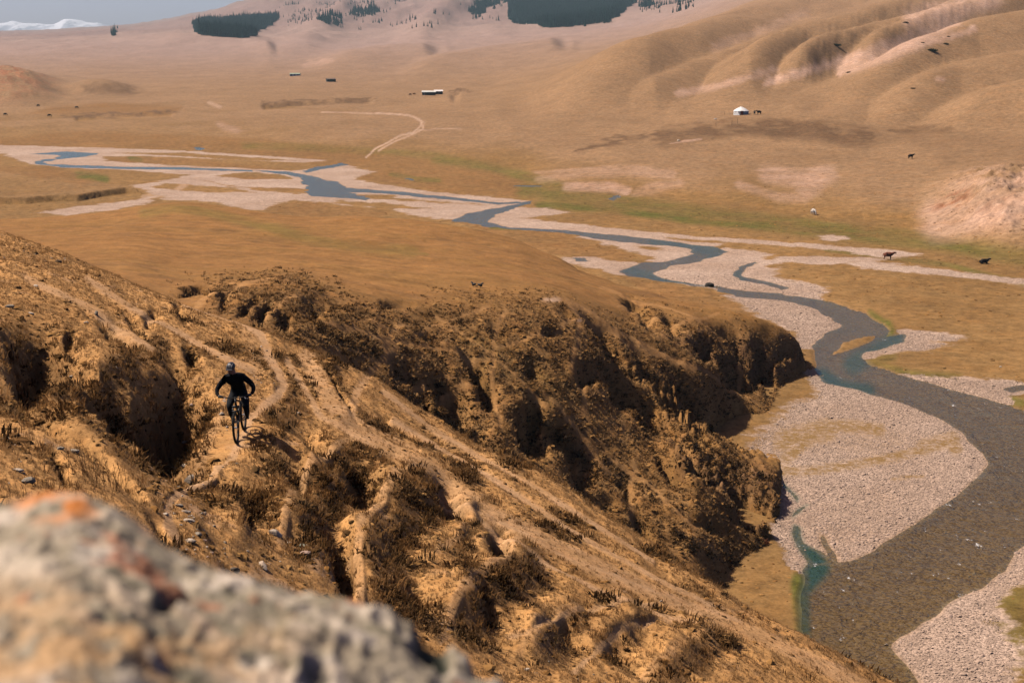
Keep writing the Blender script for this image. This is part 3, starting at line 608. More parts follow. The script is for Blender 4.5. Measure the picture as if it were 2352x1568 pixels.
HC = [
 (10,800,75,50,0,1.8),(75,820,75,48,20,2.4),(30,870,60,36,0,2.0),(150,768,20,16,0,.5),(235,760,34,26,45,.9),(270,775,38,22,50,1.0),(215,740,50,14,40,.5),(335,730,16,22,50,.5),(410,722,12,22,-30,.5),(300,745,34,14,50,.5),
 (240,930,90,40,20,1.8),(330,940,95,55,15,3.0),(360,900,66,40,10,1.9),(300,1010,120,52,20,3.4),(200,960,90,40,25,2.2),(370,1010,60,40,0,2.0),(60,970,50,18,30,1.2),(110,1000,40,14,35,1.2),
 (180,1040,60,13,35,.9),(240,1090,55,13,38,1.0),(290,1130,40,12,38,.9),(130,1080,16,30,-30,.5),(350,1210,14,30,-40,.5),(385,835,45,18,30,.9),(425,812,20,14,20,.7),(150,850,30,18,10,.7),(330,1150,30,10,20,.0),
 (640,1010,52,22,18,1.0),(700,1045,62,30,30,1.6),(655,1105,46,36,40,.9),(800,1115,58,36,42,1.4),(760,1290,44,60,-35,1.3),(900,1080,44,16,20,.5),(1000,1140,44,38,40,1.7),(1035,1170,40,24,40,.9),(1125,1245,34,32,35,1.6),
 (560,1180,14,34,-20,.4),(760,875,7,44,-28,.6),(790,925,7,40,-32,.6),(930,1000,40,10,38,.35),(1000,1010,46,10,36,.35),(1080,1060,40,10,34,.35),(880,960,30,10,40,.4),
 (1100,1380,26,40,-30,.5),(1280,1300,40,9,30,.3),(1340,1400,40,12,30,.4),(1280,1450,50,14,35,.6),(1400,1400,40,9,30,.35),(1470,1480,50,14,32,.6),(1540,1450,44,10,34,.45),(1650,1480,44,12,32,.5),(1700,1500,30,10,30,.4),(1560,1540,40,10,30,.4),(930,1340,40,40,0,.3)]
Z, DC = hollows(Z, U, V, HC, 12*n2 + 9*n1, 9*n2 + 6*n1, n4*0.9, 1.1)
PC = np.stack([U + 5*n2, V + 4*n1], 1)
def rib(Z, poly, W, h, w0=24, rag=10):
    P = np.asarray(poly, float); Q = np.stack([U + rag*n2 + rag*.6*n1, V + rag*.5*n2], 1)
    k = near_poly(Q, P, W + 60); Qk = Q[k]; best = np.full(len(Qk), 1e9); sg = np.ones(len(Qk)); tt = np.zeros(len(Qk)); n = len(P)-1
    for i in range(n):
        a, b = P[i], P[i+1]; ab = b-a; t_ = np.clip(((Qk-a)@ab)/(ab@ab), 0, 1); q = Qk - a - t_[:, None]*ab; d = np.hypot(q[:, 0], q[:, 1])
        c = ab[0]*q[:, 1] - ab[1]*q[:, 0]; m_ = d < best; best[m_] = d[m_]; sg[m_] = np.where(c[m_] < 0, 1, -1); tt[m_] = (i + t_[m_])/n
    sd_ = best*sg; ends = sstep(0, .18, tt)*sstep(1, .8, tt)
    f = sstep(-w0, -2, sd_)*(1 - 1.35*sstep(4, W*.8, sd_))*(1 - sstep(W*.8, W + 45, sd_))
    Z = Z.copy(); Z[k] += h*f*ends*sstep(W+60, W, best); return Z
RIBS = [([(800,1005),(738,1062),(690,1115),(664,1180),(645,1250)], 120, .85), ([(1000,1068),(905,1118),(865,1180),(828,1230),(818,1290),(828,1400)], 120, .85), ([(1190,1228),(1162,1290),(1105,1328),(1060,1370),(1025,1450)], 110, .65),
        ([(655,880),(612,950),(575,1000),(560,1040),(590,1120)], 100, .4), ([(1345,1380),(1250,1440),(1190,1510)], 90, .45), ([(1650,1440),(1560,1500),(1480,1570)], 80, .4), ([(560,1120),(545,1180),(575,1260)], 50, .35),
        ([(330,790),(240,835),(150,880),(60,900)], 60, .6), ([(1480,1400),(1400,1440),(1340,1500)], 60, .35), ([(740,820),(770,900),(830,970)], 30, .35, 16), ([(1100,1150),(1060,1190),(1040,1240)], 50, .5)]
TC = [([(430,700),(500,722),(560,740),(600,772),(612,810),(636,850),(652,880),(640,920),(600,955),(570,990),(548,1020),(515,1060),(475,1092),(425,1128),(388,1160),(385,1200),(405,1235)], 8.5, 1.0),
      ([(960,1072),(900,1120),(870,1180),(835,1220),(820,1280),(826,1340),(832,1400)], 10, .5), ([(1190,1235),(1165,1290),(1110,1325),(1068,1370),(1035,1420),(1020,1470)], 10, .5),
      ([(850,990),(800,1015),(740,1062),(690,1120),(664,1180),(645,1240)], 9, .5), ([(700,820),(760,930),(830,1000),(920,1050),(1010,1090),(1110,1170),(1250,1240),(1400,1310),(1560,1380),(1700,1440),(1850,1510),(1990,1575)], 15, .6),
      ([(880,900),(1000,990),(1150,1080),(1330,1180),(1500,1285)], 5, .85), ([(900,960),(1060,1060),(1240,1170),(1420,1280),(1640,1390)], 5, .85), ([(1000,1120),(1200,1260),(1400,1370),(1600,1440)], 5, .85),
      ([(1150,1200),(1300,1275),(1480,1345),(1700,1425)], 5, .85), ([(740,900),(860,990),(960,1040)], 5, .5), ([(1230,1460),(1350,1400),(1500,1385)], 6, .8), ([(1320,1540),(1430,1450),(1560,1420)], 6, .8), ([(660,830),(740,960),(860,1030)], 6, .8), ([(200,640),(330,720),(470,800),(580,850)], 6, .8), ([(60,640),(200,700),(350,800)], 6, .8),
      ([(870,835),(840,870),(815,910),(810,950)], 8, .6), ([(560,755),(580,800),(590,850),(575,900),(520,930),(480,980),(440,1050)], 12, .35), ([(1190,1500),(1250,1440),(1330,1400)], 8, .3), ([(1480,1560),(1560,1500),(1640,1450)], 8, .3), ([(1040,1120),(1080,1180),(1060,1230),(1010,1260)],9,.4)]
tc = np.zeros(len(X)); lv = np.zeros(len(X))
for p, w, a in TC:
    s = stroke(PC, p, w, .8); tc = np.maximum(tc, s*a); lv = np.maximum(lv, stroke(PC, p, w*1.2, .8)*min(1, a*1.2))
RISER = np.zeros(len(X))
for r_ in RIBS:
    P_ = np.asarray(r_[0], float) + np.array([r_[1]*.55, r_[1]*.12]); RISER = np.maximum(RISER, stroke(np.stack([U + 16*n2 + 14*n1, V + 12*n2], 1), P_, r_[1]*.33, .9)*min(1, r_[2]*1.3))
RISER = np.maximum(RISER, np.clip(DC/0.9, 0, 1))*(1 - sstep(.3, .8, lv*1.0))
soft = 1 - sstep(0.2, 0.9, lv)
Z = Z + soft*(0.18*n1 + 0.05*n2 + 0.075*vnoise(Z0/0.30 + 0.8*n1, (X*0.3+Y)/2.6, 77)*sstep(560, 760, V) + 0.03*n4)*sstep(3, 12, Y) + 0.012*n4
Z = Z*(1-0.75*lv) + 0.75*lv*(Z0 + 0.08*n1)
for r_ in RIBS: Z = rib(Z, r_[0], r_[1], r_[2]*.42, 75, 16)
# level pad where the wheels stand
wp = at(545, 1015, 34.0); wr = at(562, 983, 35.25)
dpad = seg_dist(np.stack([X, Y], 1), [wp[:2]+np.array([-.25, -1.0]), wr[:2]])
pad = 1 - sstep(0.30, 2.8, dpad)
Z = Z*(1-pad) + pad*(wp[2] + 0.02*n2 + 0.10*n1*sstep(.3, 1.2, dpad))
col = np.repeat(STRAW[None], len(X), 0)*1.4
col = over(col, 0.30*sstep(-.2, .5, fbm(X/2.6, Y/2.6, 4, 210)), RUST*1.15)
scr = sstep(.05, .5, fbm(X/1.7, Y/1.7, 4, 211))*soft*sstep(700, 900, V + 0.2*U); col = over(col, scr*0.4, np.array([0.15, 0.085, 0.035]))
bare = sstep(.35, .8, fbm(X/.7, Y/.7, 4, 212) + 0.5*stroke(PC, [(400,1120),(430,1200),(470,1280),(560,1330),(720,1300)], 60, .8))
col = over(col, bare*0.45, PALE*0.85)
col = over(col, np.clip(tc*(1+.5*n2), 0, 1)*0.6, TRAIL*1.25)
riser_shade = RISER*sstep(-.3, .4, n2 + .2); col = over(col, riser_shade*0.6, np.array([0.17, 0.09, 0.04]))  # shade painted into the ground colour of the risers and hollows
col = col*(1+0.10*n1+0.12*n2)[:, None]
MAT_C = ground_mat("near_turf", (1.2, 7.0, 26.0), 0.06, speck=0.22)
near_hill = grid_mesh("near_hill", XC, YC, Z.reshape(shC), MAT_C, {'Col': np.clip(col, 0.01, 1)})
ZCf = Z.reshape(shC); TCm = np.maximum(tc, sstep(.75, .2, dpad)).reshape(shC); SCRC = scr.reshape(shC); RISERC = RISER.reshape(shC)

# ---- height lookup on the finished sheets
def make_h(azs, rows, Zg):
    lr = np.log(rows)
    def h(x, y):
        x = np.asarray(x, float); y = np.asarray(y, float)
        i = np.interp(np.log(y), lr, np.arange(len(rows))); j = np.interp(x/y, azs, np.arange(len(azs)))
        i0 = np.clip(i.astype(int), 0, len(rows)-2); j0 = np.clip(j.astype(int), 0, len(azs)-2); fi = i-i0; fj = j-j0
        return (Zg[i0, j0]*(1-fi)*(1-fj) + Zg[i0+1, j0]*fi*(1-fj) + Zg[i0, j0+1]*(1-fi)*fj + Zg[i0+1, j0+1]*fi*fj)
    return h
hA, hB, hC = make_h(aA, rA, ZA), make_h(aB, rB, ZBf), make_h(aC, rC, ZCf)
def hit(h, u, v, y0, y1, n=1500):        # first point of a sheet met by the sight line through u, v
    d = ray(u, v); Ys = np.exp(np.linspace(math.log(y0), math.log(y1), n)); P = d[None]*(Ys/d[1])[:, None]
    below = P[:, 2] <= h(P[:, 0], P[:, 1])
    if not below.any(): return None
    i = int(np.argmax(below)); p = P[i].copy(); p[2] = float(h(p[0], p[1])); return p
def onA(u, v): return hit(hA, u, v, 75, 7000)
def onB(u, v): return hit(hB, u, v, 60, 290)
def onC(u, v): return hit(hC, u, v, 6, 62)
# ================================================================== shared builders
def mesh_obj(name, verts, faces, mat, parent=None, smooth=False, mats=None, midx=None):
    me = bpy.data.meshes.new(name); me.from_pydata([tuple(v) for v in verts], [], faces)
    for m in (mats or [mat]): me.materials.append(m)
    if midx is not None: me.polygons.foreach_set('material_index', midx)
    if smooth: me.polygons.foreach_set('use_smooth', [True]*len(me.polygons))
    me.update(); o = bpy.data.objects.new(name, me); C.objects.link(o)
    if parent: o.parent = parent
    return o
def empty(name, loc, rz=0.0, rot=None, scale=1.0):
    o = bpy.data.objects.new(name, None); C.objects.link(o); o.location = loc
    o.rotation_euler = rot if rot else (0, 0, rz); o.scale = (scale,)*3; o.empty_display_size = 0.2
    return o
def copy_tree(o, parent=None):
    c = o.copy(); C.objects.link(c); c.parent = parent
    for ch in list(o.children): copy_tree(ch, c)
    return c
class MB:
    def __init__(s): s.v = []; s.f = []
    def add(s, v, f): n = len(s.v); s.v += [tuple(x) for x in v]; s.f += [tuple(i+n for i in q) for q in f]; return s
    def box(s, c, d, R=None):
        R = R or Matrix.Identity(3); c = Vector(c)
        vs = [c + R@Vector((x*d[0]/2, y*d[1]/2, z*d[2]/2)) for x in (-1, 1) for y in (-1, 1) for z in (-1, 1)]
        return s.add(vs, [(0, 1, 3, 2), (4, 6, 7, 5), (0, 4, 5, 1), (2, 3, 7, 6), (0, 2, 6, 4), (1, 5, 7, 3)])
    def tube(s, pts, r, n=8, caps=True):
        pts = [Vector(p) for p in pts]; rs = r if isinstance(r, (list, tuple)) else [r]*len(pts); rings = []
        for i, p in enumerate(pts):
            t = (pts[min(i+1, len(pts)-1)] - pts[max(i-1, 0)]).normalized()
            a = t.cross(Vector((0, 0, 1)));
            if a.length < 1e-3: a = t.cross(Vector((1, 0, 0)))
            a.normalize(); b = t.cross(a)
            rings.append([p + (a*math.cos(2*math.pi*k/n) + b*math.sin(2*math.pi*k/n))*rs[i] for k in range(n)])
        v = [q for R in rings for q in R]; f = []
        for i in range(len(pts)-1):
            for k in range(n): f.append((i*n+k, i*n+(k+1) % n, (i+1)*n+(k+1) % n, (i+1)*n+k))
        if caps: f.append(tuple(range(n-1, -1, -1))); f.append(tuple((len(pts)-1)*n + k for k in range(n)))
        return s.add(v, f)
    def torus(s, c, ax, R, r, n=36, m=8):
        ax = Vector(ax).normalized(); a = ax.orthogonal().normalized(); b = ax.cross(a); c = Vector(c); v = []; f = []
        for i in range(n):
            t = 2*math.pi*i/n; d = a*math.cos(t) + b*math.sin(t)
            for k in range(m):
                w = 2*math.pi*k/m; v.append(c + d*(R + r*math.cos(w)) + ax*r*math.sin(w))
        for i in range(n):
            for k in range(m): f.append((i*m+k, ((i+1) % n)*m+k, ((i+1) % n)*m+(k+1) % m, i*m+(k+1) % m))
        return s.add(v, f)
    def disc(s, c, ax, R, h, n=20):
        ax = Vector(ax).normalized(); return s.tube([Vector(c)-ax*h/2, Vector(c)+ax*h/2], R, n)
    def ball(s, c, r, sub=2, sc=(1, 1, 1), R=None):
        bm = bmesh.new(); bmesh.ops.create_icosphere(bm, subdivisions=sub, radius=1.0)
        R = R or Matrix.Identity(3); v = [Vector(c) + R@Vector((q.co.x*r*sc[0], q.co.y*r*sc[1], q.co.z*r*sc[2])) for q in bm.verts]
        f = [tuple(q.index for q in p.verts) for p in bm.faces]; bm.free(); return s.add(v, f)
    def build(s, name, mat, parent=None, smooth=False): return mesh_obj(name, s.v, s.f, mat, parent, smooth)

def simple_mat(name, c, rough=0.8, spec=0.2, metal=0.0, var=0.15, scale=8.0, bump=0.0):
    t = NT(name); pos = t.n('ShaderNodeTexCoord').outputs['Object']
    n = t.noise(scale, pos, 4, 0.6)
    a = rgb(*[x*(1-var) for x in c]); b = rgb(*[min(1, x*(1+var)) for x in c])
    col = t.mix(t.rng(n, 0.3, 0.7), a, b)
    t.bsdf(col, rough, spec, t.bump(n, 0.6, bump) if bump else None, metal); return t.m
def plant_mat(name, a, b, c2=None):
    a = [q*ALB for q in a]; b = [q*ALB for q in b]
    t = NT(name); oi = t.n('ShaderNodeObjectInfo'); col = t.mix(oi.outputs['Random'], rgb(*a), rgb(*b))
    n = t.noise(0.8, t.n('ShaderNodeNewGeometry').outputs['Position'], 3); col = t.mix(t.rng(n, 0.35, 0.65), col, t.mix(1.0, col, rgb(.75, .68, .6), 'MULTIPLY'))
    d = t.n('ShaderNodeBsdfDiffuse'); t.set(d.inputs[0], col); tr = t.n('ShaderNodeBsdfTranslucent'); t.set(tr.inputs[0], col)
    m = t.n('ShaderNodeMixShader'); m.inputs[0].default_value = 0.45; t.set(m.inputs[1], d); t.set(m.inputs[2], tr)
    t.t.links.new(m.outputs[0], t.out.inputs[0]); return t.m

# ------------------------------------------------------------------ scattering (geometry nodes instances; only for what nobody could count)
def scatter(name, P, rot, scl, proto, nrm=None):
    me = bpy.data.meshes.new(name); me.vertices.add(len(P)); me.vertices.foreach_set('co', np.asarray(P, np.float32).ravel())
    a = me.attributes.new('rot', 'FLOAT_VECTOR', 'POINT'); a.data.foreach_set('vector', np.asarray(rot, np.float32).ravel())
    a = me.attributes.new('scl', 'FLOAT_VECTOR', 'POINT'); a.data.foreach_set('vector', np.asarray(scl, np.float32).ravel())
    o = bpy.data.objects.new(name, me); C.objects.link(o); o['kind'] = 'stuff'
    g = bpy.data.node_groups.new(name, 'GeometryNodeTree')
    g.interface.new_socket('Geometry', in_out='INPUT', socket_type='NodeSocketGeometry'); g.interface.new_socket('Geometry', in_out='OUTPUT', socket_type='NodeSocketGeometry')
    gi = g.nodes.new('NodeGroupInput'); go = g.nodes.new('NodeGroupOutput')
    ip = g.nodes.new('GeometryNodeInstanceOnPoints'); ob = g.nodes.new('GeometryNodeObjectInfo'); ob.inputs[0].default_value = proto
    r = g.nodes.new('GeometryNodeInputNamedAttribute'); r.data_type = 'FLOAT_VECTOR'; r.inputs['Name'].default_value = 'rot'
    s = g.nodes.new('GeometryNodeInputNamedAttribute'); s.data_type = 'FLOAT_VECTOR'; s.inputs['Name'].default_value = 'scl'
    g.links.new(gi.outputs[0], ip.inputs['Points']); g.links.new(ob.outputs['Geometry'], ip.inputs['Instance'])
    g.links.new(r.outputs['Attribute'], ip.inputs['Rotation']); g.links.new(s.outputs['Attribute'], ip.inputs['Scale'])
    g.links.new(ip.outputs[0], go.inputs[0])
    m = o.modifiers.new('scatter', 'NODES'); m.node_group = g
    return o
def proto_obj(name, v, f, mat):          # a source shape, kept out of the scene itself
    me = bpy.data.meshes.new(name); me.from_pydata([tuple(x) for x in v], [], f); me.materials.append(mat); me.update()
    return bpy.data.objects.new(name, me)
RNG = np.random.RandomState(7)
def sample(h, n, az0, az1, Y0, Y1, dens=None, azs=None, rows=None):
    az = RNG.uniform(az0, az1, n); Y = np.sqrt(RNG.uniform(Y0*Y0, Y1*Y1, n)); X = az*Y
    keep = np.ones(n, bool)
    if dens is not None:
        i = np.clip(np.interp(np.log(Y), np.log(rows), np.arange(len(rows))).round().astype(int), 0, len(rows)-1)
        j = np.clip(np.interp(az, azs, np.arange(len(azs))).round().astype(int), 0, len(azs)-1)
        keep = RNG.rand(n) < dens[i, j]
    X, Y = X[keep], Y[keep]; return np.stack([X, Y, h(X, Y)], 1)
def tuft(seed, blades, hgt, spread, w, droop=0.5):
    r = random.Random(seed); v = []; f = []
    for k in range(blades):
        a = r.uniform(0, 2*math.pi); d = spread*math.sqrt(r.random())*0.5; x, y = d*math.cos(a), d*math.sin(a)
        h = hgt*r.uniform(0.5, 1.0); lean = droop*r.uniform(0.2, 1.0)*h; b = a + r.uniform(-.8, .8)
        tx, ty = x + lean*math.cos(b), y + lean*math.sin(b); c = b + math.pi/2; ww = w*r.uniform(.6, 1.2)
        wx, wy = ww*math.cos(c), ww*math.sin(c); mx, my = x + .35*(tx-x), y + .35*(ty-y); n = len(v)
        v += [(x-wx, y-wy, -0.02), (x+wx, y+wy, -0.02), (mx+wx*.8, my+wy*.8, h*.62), (mx-wx*.8, my-wy*.8, h*.62), (tx, ty, h*(1-.25*r.random()))]
        f += [(n, n+1, n+2, n+3), (n+3, n+2, n+4)]
    return v, f
G_STRAW = plant_mat("dry_grass_blades", (0.60, 0.37, 0.17), (0.50, 0.28, 0.115))
G_RUST = plant_mat("rust_grass_blades", (0.46, 0.25, 0.10), (0.30, 0.16, 0.06))
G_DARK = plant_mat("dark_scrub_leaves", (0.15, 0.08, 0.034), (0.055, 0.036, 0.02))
tA = proto_obj("tuft_a", *tuft(1, 9, 0.10, 0.09, 0.006), G_STRAW); tB = proto_obj("tuft_b", *tuft(2, 10, 0.13, 0.12, 0.007), G_STRAW)
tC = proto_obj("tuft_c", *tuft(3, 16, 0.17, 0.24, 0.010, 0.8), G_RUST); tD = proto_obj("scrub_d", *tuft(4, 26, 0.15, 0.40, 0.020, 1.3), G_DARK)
def rots(n, tilt=0.25): return np.stack([RNG.uniform(-tilt, tilt, n), RNG.uniform(-tilt, tilt, n), RNG.uniform(0, 6.28, n)], 1)
def scls(n, a, b):
    s = RNG.uniform(a, b, n)*np.exp(RNG.normal(0, .15, n)); return np.stack([s, s, s*RNG.uniform(.8, 1.2, n)], 1)
# near hill
turfC = np.clip(1 - 1.1*TCm, 0.03, 1)
for i, (pr, N, a, b, dn) in enumerate([(tA, 110000, .35, .8, turfC*0.9), (tB, 30000, .4, .9, turfC*0.8)]):
    P = sample(hC, N, -0.46, 0.36, 9, 60, dn, aC, rC); scatter("dry_grass", P, rots(len(P)), scls(len(P), a, b), pr)
tus = np.clip(turfC*(SCRC*0.7 + 0.03 + 0.9*RISERC), 0, 1)
P = sample(hC, 24000, -0.46, 0.36, 12, 60, tus, aC, rC); scatter("grass_tussocks", P, rots(len(P)), scls(len(P), .45, 1.1), tC)
P = sample(hC, 90000, -0.46, 0.36, 16, 60, np.clip(turfC*np.clip(SCRC*0.2 + 0.36*RISERC*(0.6+SCRC) - .07, 0, 1), 0, 1), aC, rC); scatter("shade_scrub", P, rots(len(P)), scls(len(P), .25, 1.15), tD)  # dark scrub massed on risers and hollows to deepen their shade
# middle hill
tC2 = proto_obj("tuft_e", *tuft(5, 12, 0.22, 0.42, 0.026, 1.2), G_STRAW); tD2 = proto_obj("scrub_f", *tuft(6, 18, 0.30, 0.60, 0.045, 1.3), G_DARK)
openB = np.clip(1 - 1.2*TBm, 0.0, 1)*(ZBf > FLOOR - 0.3)
P = sample(hB, 80000, -0.38, 0.225, 70, 210, openB*(0.8*ROUGHB), aB, rB); scatter("hill_grass", P, rots(len(P)), scls(len(P), .5, 1.1), tC2)
P = sample(hB, 55000, -0.22, 0.225, 80, 190, openB*ROUGHB*np.clip(SCR*0.8 + 0.12 + 0.8*np.clip(DB.reshape(shB)/1.5, 0, 1), 0, 1), aB, rB); scatter("hill_shade_scrub", P, rots(len(P)), scls(len(P), .25, .95), tD2)  # dark scrub, thickened in the hollows to stand in for deeper shade

Gd0, Wd0 = sdG.reshape(shp), sdW.reshape(shp)
# low grass cushions: crisp light and shade on the rough ground
def cushion(seed, n=9):
    r = random.Random(seed); v = [(0, 0, .62)]; f = []
    for k in range(n): a = 6.283*k/n; q = r.uniform(.55, .8); v.append((q*math.cos(a), q*math.sin(a), r.uniform(.30, .52)))
    for k in range(n): a = 6.283*(k+.5)/n; q = r.uniform(.85, 1.15); v.append((q*math.cos(a), q*math.sin(a), -.15))
    for k in range(n): f += [(0, 1+k, 1+(k+1) % n), (1+k, 1+n+k, 1+(k+1) % n), (1+(k+1) % n, 1+n+k, 1+n+(k+1) % n)]
    return v, f
G_CUSH = plant_mat("cushion_grass", (0.50, 0.275, 0.10), (0.34, 0.175, 0.06)); G_CUSHD = plant_mat("brown_cushion", (0.24, 0.125, 0.05), (0.12, 0.07, 0.03))
for m_ in (G_CUSH, G_CUSHD): [setattr(n_.inputs[0], 'default_value', .1) for n_ in m_.node_tree.nodes if n_.type == 'MIX_SHADER']
c1 = proto_obj("cushion_a", *cushion(1), G_CUSH); c2 = proto_obj("cushion_b", *cushion(2, 8), G_CUSHD)
def cs(n, m, s_): q = np.clip(np.exp(RNG.normal(math.log(m), s_, n)), m*.3, m*3); return np.stack([q*RNG.uniform(.8, 1.6, n), q, q*RNG.uniform(.5, 1.1, n)], 1)
P = sample(hB, 60000, -0.22, 0.225, 80, 190, openB*ROUGHB*.8, aB, rB); scatter("grass_cushions", P, rots(len(P), .3), cs(len(P), .085, .5), c1)
P = sample(hB, 80000, -0.22, 0.225, 80, 190, openB*ROUGHB*np.clip(SCR+.25 + .6*np.clip(DB.reshape(shB)/2, 0, 1), 0, 1), aB, rB); scatter("grass_cushions", P, rots(len(P), .3), cs(len(P), .075, .55), c2)  # brown cushions, more of them in the hollows to darken the shading
P = sample(hC, 50000, -0.46, 0.36, 14, 60, turfC*np.clip(.10 + .7*SCRC, 0, 1), aC, rC); scatter("grass_cushions", P, rots(len(P), .3), cs(len(P), .042, .45), c1)
P = sample(hC, 40000, -0.46, 0.36, 14, 60, turfC*np.clip(.04 + .5*SCRC + .5*RISERC, 0, 1), aC, rC); scatter("grass_cushions", P, rots(len(P), .3), cs(len(P), .045, .5), c2)

grassA = ((Gd0 > 1.5) & (Wd0 > 0.6))*1.0
for m_, n_, pr in ((.10, 60000, c1), (.11, 36000, c2)):
    P = sample(hA, n_, -0.36, 0.42, 95, 520, grassA*sstep(500, 180, YA)*(.15 + .7*sstep(-.2, .4, fbm(XA/12, YA/12, 3, 430))), aA, rA); s_ = cs(len(P), m_, .55); s_[:, 2] *= .6; scatter("valley_grass", P, rots(len(P), .2), s_, pr)

# ------------------------------------------------------------------ stones
def rock_shape(seed, sub=2, sx=1, sy=1, sz=0.6, cuts=9):
    r = random.Random(seed); bm = bmesh.new(); bmesh.ops.create_icosphere(bm, subdivisions=sub, radius=1.0)
    pl = []
    for _ in range(cuts):
        n = Vector((r.gauss(0, 1), r.gauss(0, 1), r.gauss(0, 1))).normalized(); pl.append((n, r.uniform(.55, .85)))
    for q in bm.verts:
        p = q.co.copy()
        for n, d in pl:
            e = p.dot(n) - d
            if e > 0: p -= n*e
        p *= 1 + r.uniform(-.04, .04); q.co = Vector((p.x*sx, p.y*sy, p.z*sz))
    v = [tuple(q.co) for q in bm.verts]; f = [tuple(q.index for q in p.verts) for p in bm.faces]; bm.free(); return v, f
def rock_mat(name, a, b, c):
    a, b, c = ([x*ALB*.92 for x in q] for q in (a, b, c))
    t = NT(name); pos = t.n('ShaderNodeNewGeometry').outputs['Position']
    n = t.noise(9, pos, 5, .65); n2 = t.noise(32, pos, 3, .7)
    col = t.mix(t.rng(n, .35, .65), rgb(*a), rgb(*b)); col = t.mix(t.rng(n2, .58, .72, 0, .7), col, rgb(*c))
    t.bsdf(col, .9, .15, t.bump(n2, .6, .02)); return t.m
R_PALE = rock_mat("pale_limestone", (.56, .42, .30), (.70, .57, .44), (.32, .22, .14)); R_GREY = rock_mat("grey_stone", (.32, .26, .19), (.44, .36, .27), (.15, .12, .08)); R_DARK = rock_mat("dark_stone", (.13, .10, .075), (.22, .17, .12), (.07, .05, .04))
R_PINK = rock_mat("pink_stone", (.50, .32, .24), (.60, .42, .33), (.28, .18, .12)); R_GREEN = rock_mat("lichened_slab", (.28, .28, .21), (.40, .38, .29), (.15, .14, .08))
PB1 = rock_mat('pebble_pale', (.52,.355,.255), (.62,.445,.335), (.36,.25,.18)); PB2 = rock_mat('pebble_pink', (.46,.315,.235), (.53,.385,.295), (.34,.22,.16)); PB3 = rock_mat('pebble_brown', (.36,.25,.18), (.44,.32,.24), (.18,.12,.09))
# shingle of the river bars: too many to count
peb = [proto_obj("pebble_%d" % i, *rock_shape(50+i, 1, 1, .8, .45, 5), m) for i, m in enumerate((PB1, PB2, PB3))]
Gd = sdG.reshape(shp); Wd = sdW.reshape(shp)
cov = ((Gd < -0.4) & (Wd > 0.15))*sstep(290, 170, YA); covmoss = np.clip(1 - 1.3*moss.reshape(shp), 0, 1)
for pr, N in zip(peb, (190000, 110000, 60000)):
    P = sample(hA, int(N*1.5), -0.02, 0.40, 88, 290, cov*covmoss, aA, rA); s = np.clip(np.exp(RNG.normal(-2.8, .55, len(P))), .03, .36)
    scatter("river_shingle", P + np.array([0, 0, .01]), rots(len(P), .4), np.stack([s, s, s], 1), pr)
cov2 = (Wd < -0.5)*0.02
P = sample(hA, 60000, 0.0, 0.40, 88, 240, cov2*sstep(240, 160, YA), aA, rA); s = np.clip(np.exp(RNG.normal(-2.0, .45, len(P))), .06, .4); scatter("riverbed_stones", P, rots(len(P), .4), np.stack([s, s, s*.9], 1), peb[2])

